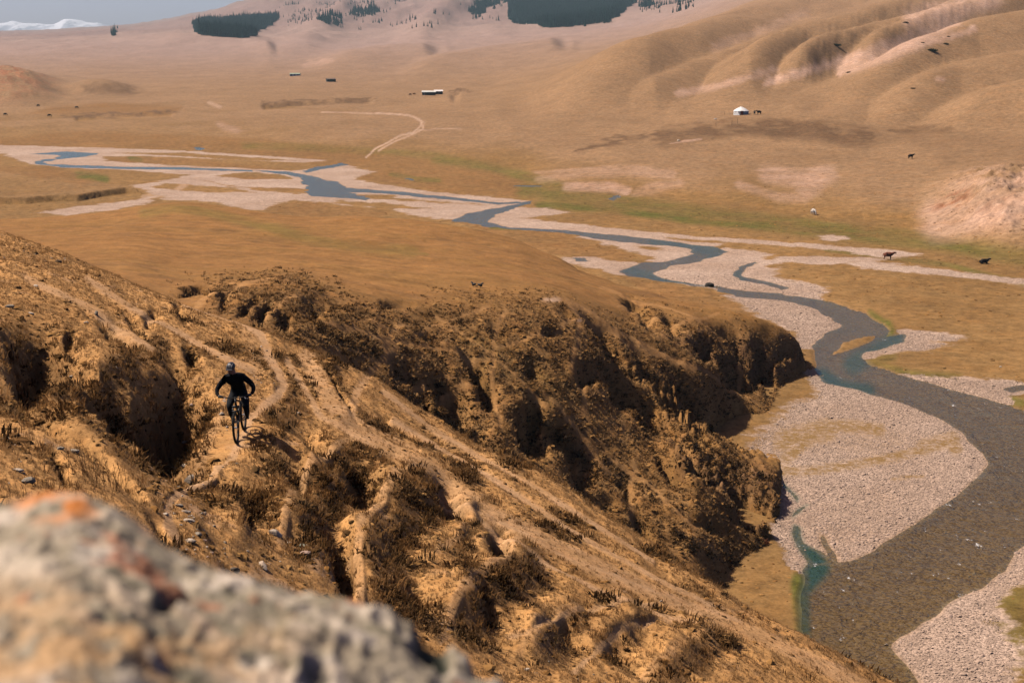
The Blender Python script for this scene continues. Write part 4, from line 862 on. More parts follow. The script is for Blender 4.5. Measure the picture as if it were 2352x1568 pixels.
ROCKS = [ # u, v, width px, shape(sx, sy, sz), material, label
 (440,1112,40,(1,.8,.75),R_PALE,"large pale boulder with a flat top beside the dusty path"), (401,1086,36,(1,.9,.6),R_GREY,"rounded grey boulder in the grass uphill of the large pale boulder"),
 (424,1071,24,(1,.6,.4),R_PALE,"flat pale slab lying above the rounded grey boulder"), (411,1124,19,(1,.9,.8),R_DARK,"small dark block at the foot of the large pale boulder"),
 (455,1131,17,(1,.7,.5),R_PALE,"small white stone lying just below the large pale boulder"), (66,1112,36,(1,.8,.7),R_GREY,"grey block with a dark side above the lichened foreground rock"),
 (38,1082,34,(1,.7,.35),R_PALE,"flat pale slab at the left, above the grey block"), (12,1013,26,(1,.8,.5),R_GREY,"low grey stone at the left edge of the picture"),
 (633,1230,38,(1,.6,.6),R_PALE,"white jagged block lying alone to the right of the stony path"), (664,1248,18,(1,.6,.4),R_PALE,"small white stone behind the white jagged block"),
 (696,1256,34,(1,.7,.3),R_GREEN,"grey green flat slab beside the dark scarp"), (703,1276,32,(1,.8,.6),R_PINK,"pinkish stone half sunk below the grey green slab"),
 (606,1306,46,(1,.42,.4),R_PALE,"long pale stone lying aslant near the blurred foreground rock"), (540,1312,30,(1,.8,.6),R_DARK,"dark brown stone just above the blurred foreground rock"),
 (456,1230,22,(1,.9,.8),R_GREY,"grey stone at the lower end of the stony path"), (471,1231,19,(1,.9,.9),R_DARK,"round black stone at the lower end of the stony path"),
 (434,1198,32,(1,.7,.45),R_PALE,"pale broken slab in the middle of the stony path"), (427,1178,26,(1,.6,.35),R_PALE,"flat white slab above the broken slab on the stony path"),
 (412,1164,22,(1,.8,.6),R_GREY,"grey stone on the left of the stony path top"), (381,1183,20,(1,.7,.45),R_PALE,"lone pale stone on the left side of the stony path"),
 (436,1245,36,(1,.6,.35),R_PALE,"wide flat pale slab at the end of the stony path"), (467,1245,20,(1,.9,.6),R_PINK,"squarish pink stone beside the wide flat slab"),
 (138,1032,20,(1,.8,.5),R_GREY,"small grey rock on the lip of the long dark gully"), (170,1040,28,(1,.7,.6),R_GREY,"brown grey rock at the head of the grassy bank, left of the gully"),
 (222,725,15,(.7,.7,1.3),R_GREY,"pointed grey stone standing on the upper left slope"), (199,743,14,(1,.8,.5),R_PALE,"white stone below the pointed grey stone"),
 (24,707,24,(1,.7,.5),R_GREY,"grey rock with a pale top on the far left slope"), (72,722,20,(1,.5,.3),R_PALE,"flat pale rock on the far left slope beside a dark crease"),
 (134,603,15,(1,.8,.7),R_DARK,"dark stone on the skyline slope, right of a small white one"), (102,602,10,(1,.8,.6),R_PALE,"small white stone left of the dark stone on the upper slope"),
 (47,540,14,(.9,.8,1.0),R_GREY,"tallest grey rock of the line of rocks under the left skyline"), (83,658,13,(1,.8,.5),R_PALE,"single white stone on the plain upper left slope"),
 (509,954,16,(1,.8,.7),R_PALE,"white block just left of the front wheel"), (522,983,10,(1,.8,.7),R_PALE,"small white stone nearest to the front tyre"),
 (515,922,12,(1,.8,.5),R_PALE,"small pale stone level with the fork, left of the bicycle"), (441,934,12,(1,.9,.8),R_PINK,"reddish stone in the rough grass between gully and rider"),
 (427,1021,20,(1,.8,.5),R_GREY,"grey stone at the lower right rim of the black hollow"), (687,952,11,(1,.8,.9),R_PALE,"white round stone on the grassy hump right of the rider"),
 (544,1066,11,(1,.8,.6),R_GREY,"small grey stone on the outer edge of the path below the bicycle"), (484,1093,13,(1,.4,.3),R_DARK,"thin dark stone lying in the middle of the path"),
 (267,848,12,(1,.7,.6),R_PALE,"white stone on the grassy rib between two black hollows"), (165,866,13,(1,.8,.5),R_PALE,"pale stone on the left rib beside the black hollow"),
 (1187,1352,9,(1,.7,.6),R_PALE,"left one of two white stones on the ridge crest path"), (1518,1382,9,(1,.7,.6),R_PALE,"right one of two white stones on the ridge crest path"),
 (1130,1532,16,(1,.8,.5),R_GREY,"grey stone at the bottom edge of the picture, right of the foreground rock"), (1210,1540,16,(1,.7,.6),R_PALE,"speckled pale stone at the bottom centre of the near slope"),
]
for i, (u, v, px, sh, mt, lab) in enumerate(ROCKS):
    p = onC(u, v)
    if p is None: continue
    s = px*p[1]/F/2*1.08; o = mesh_obj("rock", *rock_shape(300+i, 2, *sh, 16), mt); o.scale = (s, s, s); o.rotation_euler = (RNG.uniform(-.2, .2), RNG.uniform(-.2, .2), RNG.uniform(-.5, .5))
    if 'aslant' in lab: o.rotation_euler = (0.1, 0.35, -1.0)
    o.location = (p[0], p[1], p[2] + s*sh[2]*0.35); tag(o, lab, "rock")
small = [mesh_obj("stone", *rock_shape(400+i, 1, 1, .8, .6, 7), m) for i, m in enumerate((R_PALE, R_PALE, R_GREY, R_PINK, R_DARK))]
spots = []
def cluster(n, cu, cv, su, sv, a, b, lab, grp):
    for _ in range(n): spots.append((cu + RNG.normal()*su, cv + RNG.normal()*sv, RNG.uniform(a, b), lab, grp))
cluster(34, 440, 1190, 26, 45, 5, 13, "small stone in the broken scree along the stony path", "scree stones on the path")
cluster(12, 505, 1270, 26, 14, 6, 14, "small white stone in the loose row below the scree", "row of stones below the scree")
cluster(26, 90, 575, 60, 24, 4, 9, "small pale stone scattered under the left skyline of the near hill", "stones under the left skyline")
cluster(26, 545, 900, 60, 60, 4, 8, "small stone lying in the rough ground around the bicycle", "stones around the bicycle")
cluster(20, 640, 1280, 60, 40, 4, 8, "small stone on the slope right of the stony path", "stones right of the path")
cluster(14, 1250, 1545, 110, 14, 4, 9, "small pale stone at the bottom of the near slope", "stones at the bottom of the slope")
cluster(12, 610, 800, 14, 50, 4, 8, "small stone on the path above the rider", "stones on the path above the rider")
cluster(10, 60, 1060, 50, 30, 6, 12, "small stone on the grassy slope above the foreground rock", "stones above the foreground rock")
first = [True]*5
for k, (u, v, px, lab, grp) in enumerate(spots):
    p = onC(u, v)
    if p is None: continue
    m = int(RNG.choice([0, 0, 1, 1, 2, 2, 3, 4])); o = small[m] if first[m] else small[m].copy()
    if not first[m]: C.objects.link(o)
    first[m] = False; s = px*p[1]/F/2; o.location = (p[0], p[1], p[2] + s*.2); o.scale = (s, s*RNG.uniform(.7, 1), s*RNG.uniform(.7, 1.1)); o.rotation_euler = tuple(RNG.uniform(-.5, .5, 3)*np.array([1, 1, 6]))
    w_ = ('pale', 'pale', 'grey', 'pink', 'dark')[m]; lab = 'small ' + w_ + lab.replace('small', '').replace(' pale', '').replace(' white', ''); tag(o, lab, "stone", w_ + ' ' + grp)

# ------------------------------------------------------------------ lichened rock close to the camera (out of focus)
K_COLS = {-420: [(1190,2.2),(1300,1.95),(1568,1.6),(1900,1.25)], -200: [(1170,2.25),(1300,1.95),(1568,1.55),(1900,1.2)], 0: [(1178,2.25),(1290,1.95),(1568,1.5),(1900,1.2)], 70: [(1142,2.3),(1250,2.0),(1568,1.5),(1900,1.2)], 150: [(1128,2.3),(1250,2.0),(1568,1.5),(1900,1.2)],
 230: [(1158,2.3),(1280,2.0),(1568,1.55),(1900,1.2)], 300: [(1198,2.25),(1300,2.0),(1568,1.58),(1900,1.2)], 380: [(1268,2.2),(1360,1.98),(1568,1.65),(1900,1.25)], 480: [(1318,2.2),(1400,2.0),(1568,1.72),(1900,1.3)], 600: [(1348,2.2),(1430,2.0),(1568,1.8),(1900,1.35)],
 740: [(1370,2.25),(1450,2.05),(1568,1.88),(1900,1.4)], 850: [(1398,2.25),(1470,2.08),(1568,1.95),(1900,1.45)], 950: [(1446,2.25),(1500,2.12),(1568,2.02),(1900,1.5)], 1050: [(1500,2.25),(1568,2.15),(1900,1.6)], 1150: [(1572,2.22),(1700,2.0),(1900,1.75)], 1250: [(1700,2.2),(1900,1.9)], 1400: [(2100,2.1),(2400,1.9)]}
aK = np.linspace(-0.47, 0.08, 300); rK = np.exp(np.linspace(math.log(1.15), math.log(3.0), 200))
XK, YK, ZK = layer(K_COLS, rK, aK, 'ray', tail=True, sr=2, sc=5)
X, Y, Z = XK.ravel(), YK.ravel(), ZK.ravel(); U, V = uv_of(X, Y, Z)
k1 = fbm(X*9, Y*9, 4, 301); k2 = fbm(X*28, Y*28, 4, 302, ridged=True); k3 = fbm(X*5, Y*5, 3, 303, ridged=True); k4 = fbm(X*22, Y*26, 4, 305)
Z = Z + 0.014*k1 + 0.013*k2 + 0.012*k3
Z = np.maximum(Z, -2.6)
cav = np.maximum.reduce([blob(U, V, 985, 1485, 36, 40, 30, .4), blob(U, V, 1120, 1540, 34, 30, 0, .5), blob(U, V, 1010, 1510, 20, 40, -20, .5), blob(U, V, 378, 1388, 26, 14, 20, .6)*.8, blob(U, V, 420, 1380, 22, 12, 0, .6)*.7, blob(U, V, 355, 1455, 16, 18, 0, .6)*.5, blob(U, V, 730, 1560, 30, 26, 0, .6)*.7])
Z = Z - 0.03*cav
col = np.repeat(np.array([[.31, .255, .18]]), len(X), 0)
m = sstep(-.05, .35, k4 + .3*k1); col = over(col, m*.85, np.array([.52, .43, .33]))
m = sstep(.15, .4, fbm(X*14, Y*16, 4, 306)); col = over(col, m*.8, np.array([.20, .175, .115]))
m = sstep(.2, .45, fbm(X*11, Y*12, 4, 307)); col = over(col, m*.7, np.array([.62, .52, .42]))
m = np.maximum(blob(U, V, 130, 1165, 90, 42, 8, .6), .5*blob(U, V, 330, 1205, 30, 16, 20, .7))*sstep(-.25, .25, fbm(X*16, Y*16, 3, 308)); col = over(col, np.clip(m*1.2, 0, 1)*.95, np.array([.58, .20, .045]))
m = sstep(.42, .55, fbm(X*13, Y*15, 3, 309)); col = over(col, m*.7, np.array([.36, .12, .05]))
m = np.maximum(blob(U, V, 160, 1520, 480, 100, 0, .6), blob(U, V, 60, 1400, 200, 60, 0, .8)*.8)*sstep(-.35, .15, k4); col = over(col, np.clip(m, 0, 1)*.85, np.array([.46, .27, .12]))
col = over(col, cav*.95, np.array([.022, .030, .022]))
lm = NT("lichened_rock"); cc = lm.n('ShaderNodeAttribute', attribute_name='Col').outputs['Color']; pp = lm.n('ShaderNodeNewGeometry').outputs['Position']
nn = lm.noise(60, pp, 4, .7); lm.bsdf(lm.mix(lm.rng(nn, .5, .75, 0, .5), cc, lm.mix(1.0, cc, rgb(.5, .5, .45), 'MULTIPLY')), .9, .15, lm.bump(nn, .7, .01))
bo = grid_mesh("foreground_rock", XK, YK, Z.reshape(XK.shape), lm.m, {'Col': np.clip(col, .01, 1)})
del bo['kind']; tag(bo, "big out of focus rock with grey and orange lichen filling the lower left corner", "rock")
# dry stalks rising behind the rock's left end
def stalks(u, v, n, h, lab):
    p = onC(u, v); r = random.Random(int(u)); mb = MB()
    for _ in range(n):
        x, y = r.gauss(0, .14), r.gauss(0, .14); hh = h*r.uniform(.6, 1.1); lx, ly = r.gauss(0, .12), r.gauss(0, .12)
        mb.tube([(x, y, -.05), (x+lx*.4, y+ly*.4, hh*.55), (x+lx, y+ly, hh)], [.005, .004, .003], 3, False)
        mb.tube([(x+lx, y+ly, hh), (x+lx*1.15, y+ly*1.15, hh*1.1)], [.010, .003], 3, False)
    o = mb.build("dry_stalks", G_STRAW); o.location = p; tag(o, lab, "dry grass")
stalks(205, 1105, 26, .5, "tall dry grass stalks beside the grassy bank in front of the black gully")
stalks(255, 1120, 22, .45, "shorter dry grass stalks lower down on the grassy bank")

# ------------------------------------------------------------------ shrubs
def shrub_mesh(seed, n=150, flat=.7):
    r = random.Random(seed); mb = MB()
    for _ in range(n):
        d = Vector((r.gauss(0, 1), r.gauss(0, 1), abs(r.gauss(0, .9)))).normalized(); L = r.uniform(.5, 1.0)
        e = Vector((d.x, d.y, d.z*flat))*L; m = e*.5 + Vector((r.gauss(0, .06), r.gauss(0, .06), .05))
        mb.tube([(e.x*.05, e.y*.05, 0), m, e], [.014, .010, .004], 3, False)
        for _k in range(2):
            t = r.uniform(.4, 1); c = e*t; a = Vector((r.gauss(0, 1), r.gauss(0, 1), r.gauss(0, 1))).normalized()*.12; b = a.cross(Vector((r.gauss(0, 1), r.gauss(0, 1), r.gauss(0, 1))).normalized())*.55
            mb.add([c-a, c+b, c+a, c-b], [(0, 1, 2, 3)])
    return mb
S_TWIG = plant_mat("bare_twigs", (.075, .05, .035), (.11, .075, .05)); S_RED = plant_mat("red_twigs", (.26, .10, .06), (.33, .14, .08)); S_GOLD = plant_mat("golden_grass", (.52, .33, .14), (.45, .26, .10)); S_GRN = plant_mat("juniper_needles", (.045, .055, .022), (.06, .065, .03))
SHR = [(onB,1590,1258,58,S_TWIG,"leftmost of the grey bare thickets where the ridge meets the river flat"),(onB,1630,1278,60,S_TWIG,"widest grey bare thicket at the slope foot near the river"),(onB,1680,1290,50,S_TWIG,"rightmost of the grey bare thickets near the river"),
 (onB,1560,1232,44,S_TWIG,"small grey thicket higher up, beside the grassy ridge"),(onB,1700,1352,42,S_RED,"red brown bush standing on the river flat behind the near ridge"),(onC,1662,1366,26,S_TWIG,"dark round bush on the skyline of the near ridge"),
 (onB,1755,1246,30,S_RED,"small red bush below the lower black cliff"),(onB,1762,1218,34,S_GOLD,"golden grass clump on the lower black cliff"),(onB,1808,1262,34,S_GOLD,"golden grass clump at the tip of the lower cliff"),
 (onB,1290,1010,56,S_TWIG,"large dark bush filling the hollow in the middle hill"),(onB,1255,975,40,S_TWIG,"dark bush above the large one in the hollow"),(onB,1010,890,40,S_TWIG,"dark bush beside the near ridge, under the middle hill"),(onB,1330,1050,40,S_TWIG,"dark bush below the large one in the hollow"),
 (onB,1500,870,44,S_TWIG,"dark bush at the head of the long black scarp"),(onB,1560,900,36,S_TWIG,"dark bush in the middle of the long black scarp"),(onC,1010,1120,26,S_TWIG,"feathery dark bush in the hollow beside the forked path"),(onC,1345,1420,24,S_TWIG,"dark bush low on the near slope, right of the last path"),(onC,1440,1495,26,S_TWIG,"dark bush at the bottom centre of the near slope"),
 (onC,1640,1500,24,S_TWIG,"dark bush at the bottom right of the near slope"),(onB,1395,820,30,S_TWIG,"small dark bush on the upper black crease of the middle hill"),
 (onA,2140,117,30,S_GRN,"largest dark green juniper mat on the right hillside"),(onA,1920,106,26,S_GRN,"wide juniper mat left of the pale eroded gully"),(onA,1950,167,15,S_GRN,"lone small juniper mat low on the right hillside"),(onA,2172,104,15,S_GRN,"small juniper mat just right of the largest one"),
 (onA,2119,99,10,S_GRN,"tiny juniper mat on the pale gully edge, above the largest one"),(onA,2080,53,16,S_GRN,"juniper mat high on the right hillside under the pale soil"),(onA,2178,85,10,S_GRN,"tiny juniper mat on the dark furrow, right of the pale gully"),(onA,2097,205,14,S_TWIG,"dark dead scrub on the smooth lower hillside right of the yurt")]
sm = {}
for i, (fn, u, v, px, mt, lab) in enumerate(SHR):
    p = fn(u, v)
    if p is None: continue
    key = (i % 4, mt.name)
    o = shrub_mesh(700 + i, 150 if fn is not onA else 260, .75 if fn is not onA else .35).build("shrub" if mt is not S_GRN else "juniper_shrub", mt)
    s = px*p[1]/F/2*1.1; o.scale = (s, s, s); o.location = (p[0], p[1], p[2] - .03*s); tag(o, lab, "shrub")

# ------------------------------------------------------------------ far spruce woods
r = random.Random(5); mb = MB()
for k in range(6):
    z0 = 1.0 + k*2.3; R = 2.6*(1 - k/6.6); n = 7; a0 = r.random()*6
    mb.add([(0, 0, z0 + 4.0)] + [(R*(1 + .25*math.sin(7*j+k))*math.cos(a0+6.283*j/n), R*math.sin(a0+6.283*j/n), z0 + .4*math.cos(j*3)) for j in range(n)], [(0, 1+j, 1+(j+1) % n) for j in range(n)])
mb.tube([(0, 0, -2), (0, 0, 3)], .25, 4)
FOREST = plant_mat("spruce_needles", (.004, .034, .030), (.014, .066, .056))
tree = proto_obj("spruce_tree", mb.v, mb.f, FOREST)
def forest(name, polys, n, Y0, Y1, az0, az1, a=.8, b=1.25, holes=0.0):
    az = RNG.uniform(az0, az1, n); Y = RNG.uniform(Y0, Y1, n); X = az*Y; Z = hA(X, Y); U, V = uv_of(X, Y, Z); P2 = np.stack([U, V], 1)
    k = np.zeros(n, bool)
    for p in polys: k |= seg_dist(P2 + np.stack([16*fbm(X/60, Y/60, 4, 401), 9*fbm(X/60, Y/60, 4, 402)], 1), p, True) < 0
    if holes: k &= fbm(X/70, Y/110, 3, 403) > holes
    P = np.stack([X, Y, Z], 1)[k]; scatter(name, P, rots(len(P), .03), scls(len(P), a, b), tree)
forest("spruce_forest", [[(1160,-30),(1166,20),(1175,48),(1210,54),(1260,64),(1330,60),(1400,48),(1440,20),(1490,-30)]], 60000, 3000, 5600, -0.03, 0.12)
forest("hanging_wood", [[(444,62),(470,52),(540,50),(580,46),(640,38),(625,55),(590,75),(560,88),(530,95),(500,85),(460,78)]], 50000, 3000, 5600, -0.24, -0.15)
forest("wood_patches", [[(728,52),(745,40),(785,36),(770,55),(742,60)], [(800,28),(840,20),(872,22),(860,38),(815,40)], [(1070,40),(1090,12),(1120,-5),(1160,-10),(1140,15),(1100,45)], [(1470,-20),(1510,-20),(1500,10),(1478,20)], [(765,60),(785,50),(780,64)], [(258,78),(262,70),(264,84)]], 60000, 2800, 5600, -0.29, 0.12, holes=-0.1)

forest("scattered_spruces", [[(640,62),(800,66),(1000,70),(1160,58),(1165,-20),(700,-20),(640,20)], [(1455,50),(1600,30),(1600,-20),(1480,-20)]], 7000, 2800, 5600, -0.16, 0.14, .5, .9, holes=0.34)
# ------------------------------------------------------------------ snow mountains beyond the skyline
def snowrange():
    n, m = 240, 40; az = np.linspace(-0.55, -0.10, n); vv = []
    for j in range(m):
        t = j/(m-1)
        for i in range(n):
            a = az[i]; base = 12500 + 1800*t
            vv.append((a*base, base, t))
    v = np.array(vv); X, Y, T = v.T
    u = 1176 + F*(X/Y)
    prof = np.interp(u, [-600, 0, 40, 60, 100, 150, 175, 200, 235, 265, 330, 500], [62, 60, 58, 52, 58, 57, 47, 50, 56, 60, 76, 99])
    ridge = fbm(X/620, Y*0 + 3.3, 5, 501, ridged=True, gain=.6)
    top = (95 - prof)/F*Y + 34*ridge
    Z = -150 + (top + 150)*np.power(T, .8) + T*(1-T)*160*fbm(X/300, Y/500, 5, 502, ridged=True)
    t = NT("snow_and_rock"); pos = t.n('ShaderNodeNewGeometry').outputs['Position']
    sx = t.n('ShaderNodeSeparateXYZ'); t.set(sx.inputs[0], pos)
    mp = t.n('ShaderNodeMapping'); t.set(mp.inputs[0], pos); mp.inputs['Scale'].default_value = (1, .3, .5)
    f = t.math('ADD', t.rng(sx.outputs[2], 20, 190, 0, 1), t.rng(t.noise(.008, mp.outputs[0], 6, .7), .3, .7, -.7, .7))
    t.bsdf(t.mix(t.rng(f, .5, .85), rgb(.30, .30, .36), rgb(.56, .56, .62)), .8, .2)  # snow and rock coloured towards the sky, haze put into the colour
    grid_mesh("snow_mountains", X.reshape(m, n), Y.reshape(m, n), Z.reshape(m, n), t.m)
snowrange()
# ================================================================== mountain bike and rider
BLACK = simple_mat("matt_black_paint", (.012, .012, .013), .45, .4); RUBBER = simple_mat("tyre_rubber", (.022, .020, .018), .85, .2, scale=30, bump=.003); ALU = simple_mat("brushed_metal", (.42, .42, .43), .35, .5, 1.0)
CLOTH = simple_mat("black_cloth", (.010, .010, .012), .95, .1, scale=14, bump=.01); CLOTH2 = simple_mat("dark_grey_trousers", (.018, .019, .021), .95, .1); SKIN = simple_mat("skin_tone", (.40, .20, .135), .6, .3)  # skin is a plain skin tone with slight mottling
HELM = simple_mat("helmet_shell", (.03, .03, .035), .3, .5); HELM2 = simple_mat("helmet_pale_vents", (.22, .215, .21), .4, .4); LENS = simple_mat("dark_glass", (.01, .01, .012), .08, .8); GLOVE = simple_mat("grey_gloves", (.10, .095, .09), .9, .1)
LW = math.hypot(.59, 0); hd = Vector((wp[0]-wr[0], wp[1]-wr[1], 0)).normalized()
base = Vector((wp[0], wp[1], 0)) - hd*.59
cz = (float(hC(wp[0], wp[1])) + float(hC(wp[0]-hd.x*1.18, wp[1]-hd.y*1.18)))/2
pitch = math.atan2(float(hC(wp[0], wp[1])) - float(hC(wp[0]-hd.x*1.18, wp[1]-hd.y*1.18)), 1.18)
rzb = math.atan2(hd.y, hd.x); BS = 1.06
def at_bike(name):
    e = empty(name, (base.x, base.y, cz - .005), rot=(math.radians(3), -pitch, rzb), scale=BS); return e
bike = at_bike("mountain_bike"); tag(bike, "black mountain bike ridden towards the camera on the dusty path", "bicycle")
def wheel(x):
    w = MB().torus((x, 0, .365), (0, 1, 0), .338, .029, 44, 8)
    for k in range(44):                                  # tread knobs
        a = 2*math.pi*k/44; R_ = Matrix.Rotation(-a, 3, 'Y')
        for y in (-.017, 0.0, .017): w.box((x + .366*math.cos(a), y, .365 + .366*math.sin(a)), (.010, .011, .02), Matrix.Rotation(-a, 3, 'Y'))
    tyre = w.build("tyre", RUBBER, None, True)
    rim = MB().torus((x, 0, .365), (0, 1, 0), .302, .012, 40, 6).build("rim", BLACK, None, True)
    sp = MB()
    for k in range(28):
        a = 2*math.pi*k/28; y = .028*(1 if k % 2 else -1); sp.tube([(x+.02*math.cos(a+.8), y, .365+.02*math.sin(a+.8)), (x+.3*math.cos(a), 0, .365+.3*math.sin(a))], .0014, 3, False)
    spokes = sp.build("spokes", ALU); spokes['kind'] = 'stuff'
    hub = MB().tube([(x, -.055, .365), (x, .055, .365)], .022, 10).disc((x, .045, .365), (0, 1, 0), .08, .003).build("hub", ALU)
    e = bpy.data.objects.new("wheel", None); C.objects.link(e); e.parent = bike
    for o in (tyre, rim, spokes, hub): o.parent = e
    return e
wheel(.59); wheel(-.59)
head_t, head_b = (.255, 0, .98), (.305, 0, .83); bb = (-.17, 0, .34); seat_t = (-.31, 0, .78)
MB().tube([head_t, head_b], .026, 10).tube([(.29, 0, .86), bb], [.030, .026], 10).tube([(.26, 0, .95), seat_t], .022, 10).tube([seat_t, bb], .019, 8) \
    .tube([seat_t, (-.40, .045, .60), (-.59, .065, .365)], .010, 6).tube([seat_t, (-.40, -.045, .60), (-.59, -.065, .365)], .010, 6) \
    .tube([bb, (-.40, .055, .36), (-.59, .07, .365)], .012, 6).tube([bb, (-.40, -.055, .36), (-.59, -.07, .365)], .012, 6).tube([(-.17, -.04, .34), (-.17, .04, .34)], .026, 10).build("frame", BLACK, bike, True)
fk = MB().box((.315, 0, .80), (.05, .17, .045)).tube([(.305, 0, .83), (.315, 0, .79)], .024)
for y in (-.068, .068): fk.tube([(.315, y, .80), (.45, y, .60)], .017, 8).tube([(.44, y, .61), (.585, y, .38), (.59, y, .365)], [.023, .022, .018], 8)
fk.box((.455, 0, .725), (.03, .15, .03)); fk.build("fork", BLACK, bike, True)
for y in (-.068, .068): MB().tube([(.345, y, .755), (.44, y, .615)], .0165, 8).build("fork_stanchion", ALU, bike, True)
MB().tube([(.25, 0, .99), (.30, 0, 1.01)], .022).tube([(.30, -.39, 1.045), (.31, -.20, 1.03), (.315, -.06, 1.01), (.315, .06, 1.01), (.31, .20, 1.03), (.30, .39, 1.045)], .0135, 8).build("handlebar", BLACK, bike, True)
for s in (-1, 1):
    MB().tube([(.305, s*.26, 1.036), (.30, s*.395, 1.046)], .018, 8).build("grip", RUBBER, bike, True)
    MB().tube([(.31, s*.22, 1.03), (.36, s*.25, 1.00), (.365, s*.32, 1.0)], .006, 5).build("brake_lever", ALU, bike)
MB().tube([seat_t, (-.35, 0, .93)], .014, 8).build("seat_post", ALU, bike)
MB().ball((-.40, 0, .945), .1, 2, (1.0, .72, .26)).ball((-.27, 0, .945), .06, 2, (1.5, .42, .35)).build("saddle", RUBBER, bike, True)
cr = empty("crankset", (0, 0, 0)); cr.parent = bike
MB().disc((-.17, -.05, .34), (0, 1, 0), .075, .006, 24).build("chainring", ALU, cr)
for s in (-1, 1):
    px = -.17 + (.168 if s < 0 else -.168)
    MB().tube([(-.17, s*.06, .34), (px, s*.075, .34)], .012, 6).build("crank_arm", BLACK, cr); MB().box((px, s*.13, .34), (.10, .09, .018)).build("pedal", BLACK, cr)
MB().tube([(-.17, -.05, .415), (-.59, -.05, .395)], .004, 4).tube([(-.17, -.05, .265), (-.55, -.05, .26), (-.59, -.05, .33)], .004, 4).build("chain", ALU, bike)

def skin_body(name, nodes, edges, mats, pick, sub=2, root=0, fat=1.14):
    """one continuous body: nodes (x, y, z, radius) joined by edges, grown with the Skin modifier"""
    me = bpy.data.meshes.new(name); me.from_pydata([n[:3] for n in nodes], edges, []); me.update()
    o = bpy.data.objects.new(name, me); C.objects.link(o)
    m = o.modifiers.new('skin', 'SKIN'); m.use_smooth_shade = True
    s = o.modifiers.new('sub', 'SUBSURF'); s.levels = sub; s.render_levels = sub
    for i, n in enumerate(nodes):
        r = n[3] if isinstance(n[3], tuple) else (n[3], n[3]); r = (r[0]*fat, r[1]*fat); me.skin_vertices[0].data[i].radius = r
        me.skin_vertices[0].data[i].use_root = (i == root)
    dg = bpy.context.evaluated_depsgraph_get(); dg.update(); out = bpy.data.meshes.new_from_object(o.evaluated_get(dg))
    bpy.data.objects.remove(o); out.name = name
    for m_ in mats: out.materials.append(m_)
    idx = [pick(p.center) for p in out.polygons]; out.polygons.foreach_set('material_index', idx); out.polygons.foreach_set('use_smooth', [True]*len(idx))
    q = bpy.data.objects.new(name, out); C.objects.link(q); return q
nodes = [(-.30,0,1.06,(.16,.13)), (-.20,0,1.20,(.155,.12)), (-.05,0,1.34,(.17,.125)), (.08,0,1.45,(.165,.115)), (.16,-.02,1.54,.062), (.225,-.035,1.62,(.078,.088)), (.245,-.04,1.70,(.080,.095)), (.24,-.04,1.755,.07),
 (.08,.19,1.46,.078), (.06,.36,1.30,.060), (.13,.43,1.20,.050), (.22,.42,1.12,.040), (.285,.385,1.075,.032),
 (.08,-.19,1.46,.078), (.06,-.36,1.30,.060), (.13,-.43,1.20,.050), (.22,-.42,1.12,.040), (.285,-.385,1.075,.032),
 (-.30,.10,.99,.105), (-.10,.17,.84,.088), (.02,.19,.74,.070), (-.14,.17,.55,.062), (-.30,.145,.42,.042),
 (-.30,-.10,.99,.105), (-.06,-.17,.86,.088), (.12,-.18,.77,.070), (.06,-.16,.57,.062), (-.02,-.145,.42,.042)]
edges = [(0,1),(1,2),(2,3),(3,4),(4,5),(5,6),(6,7),(3,8),(8,9),(9,10),(10,11),(11,12),(3,13),(13,14),(14,15),(15,16),(16,17),(0,18),(18,19),(19,20),(20,21),(21,22),(0,23),(23,24),(24,25),(25,26),(26,27)]
body = skin_body("person", nodes, edges, [CLOTH, CLOTH2, SKIN], lambda c: 2 if (c.z > 1.575 and abs(c.y+.03) < .14) else (1 if c.z < 1.05 and c.x < .2 and abs(c.y) < .33 and c.z < .02+1.06 else 0))
body.location = (base.x, base.y, cz - .005); body.rotation_euler = (math.radians(3), -pitch, rzb); body.scale = (BS,)*3
tag(body, "rider in black clothes and dark helmet crouching over the handlebar of the bike", "person")
hc = Vector((.245, -.04, 1.715)); Rh = Matrix.Rotation(math.radians(24), 3, 'Y')@Matrix.Rotation(math.radians(-10), 3, 'Z')
def H(x, y, z): return hc + Rh@Vector((x, y, z))
MB().ball(H(.085, 0, -.035), .016, 1, (1.1, .8, 1.3)).build("nose", SKIN, body, True)
MB().ball(H(.072, 0, -.075), .020, 1, (.6, 1.2, .3)).build("mouth", simple_mat("lips", (.30, .11, .09)), body, True)
for s in (-1, 1): MB().ball(H(-.005, s*.082, -.03), .024, 1, (.7, .35, 1.1)).build("ear", SKIN, body, True)
MB().ball(H(.078, .034, .0), .030, 2, (.35, 1.0, .62)).ball(H(.078, -.034, .0), .030, 2, (.35, 1.0, .62)).tube([H(.08, -.075, .006), H(.086, 0, .008), H(.08, .075, .006)], .006, 5).build("sunglasses", LENS, body, True)
bm = bmesh.new(); bmesh.ops.create_uvsphere(bm, u_segments=28, v_segments=16, radius=1.0)
bmesh.ops.delete(bm, geom=[v for v in bm.verts if v.co.z < -.12], context='VERTS')
hv = [H(-.012 + v.co.x*.138, v.co.y*.104, .022 + v.co.z*.115*(1 + .05*math.sin(6*v.co.y*3.1))) for v in bm.verts]; hf = [tuple(v.index for v in p.verts) for p in bm.faces] if not bm.verts.index_update() else []
bm.free(); hel = mesh_obj("helmet", hv, hf, HELM, body, True)
sol = hel.modifiers.new('thick', 'SOLIDIFY'); sol.thickness = .02
for y in (-.055, -.018, .020, .056): MB().tube([H(.12, y, .055), H(.085, y, .105), H(.03, y, .137 - abs(y)*.35), H(-.05, y, .128 - abs(y)*.35)], [.006, .009, .009, .005], 5).build("helmet_vent", HELM2, hel, True)
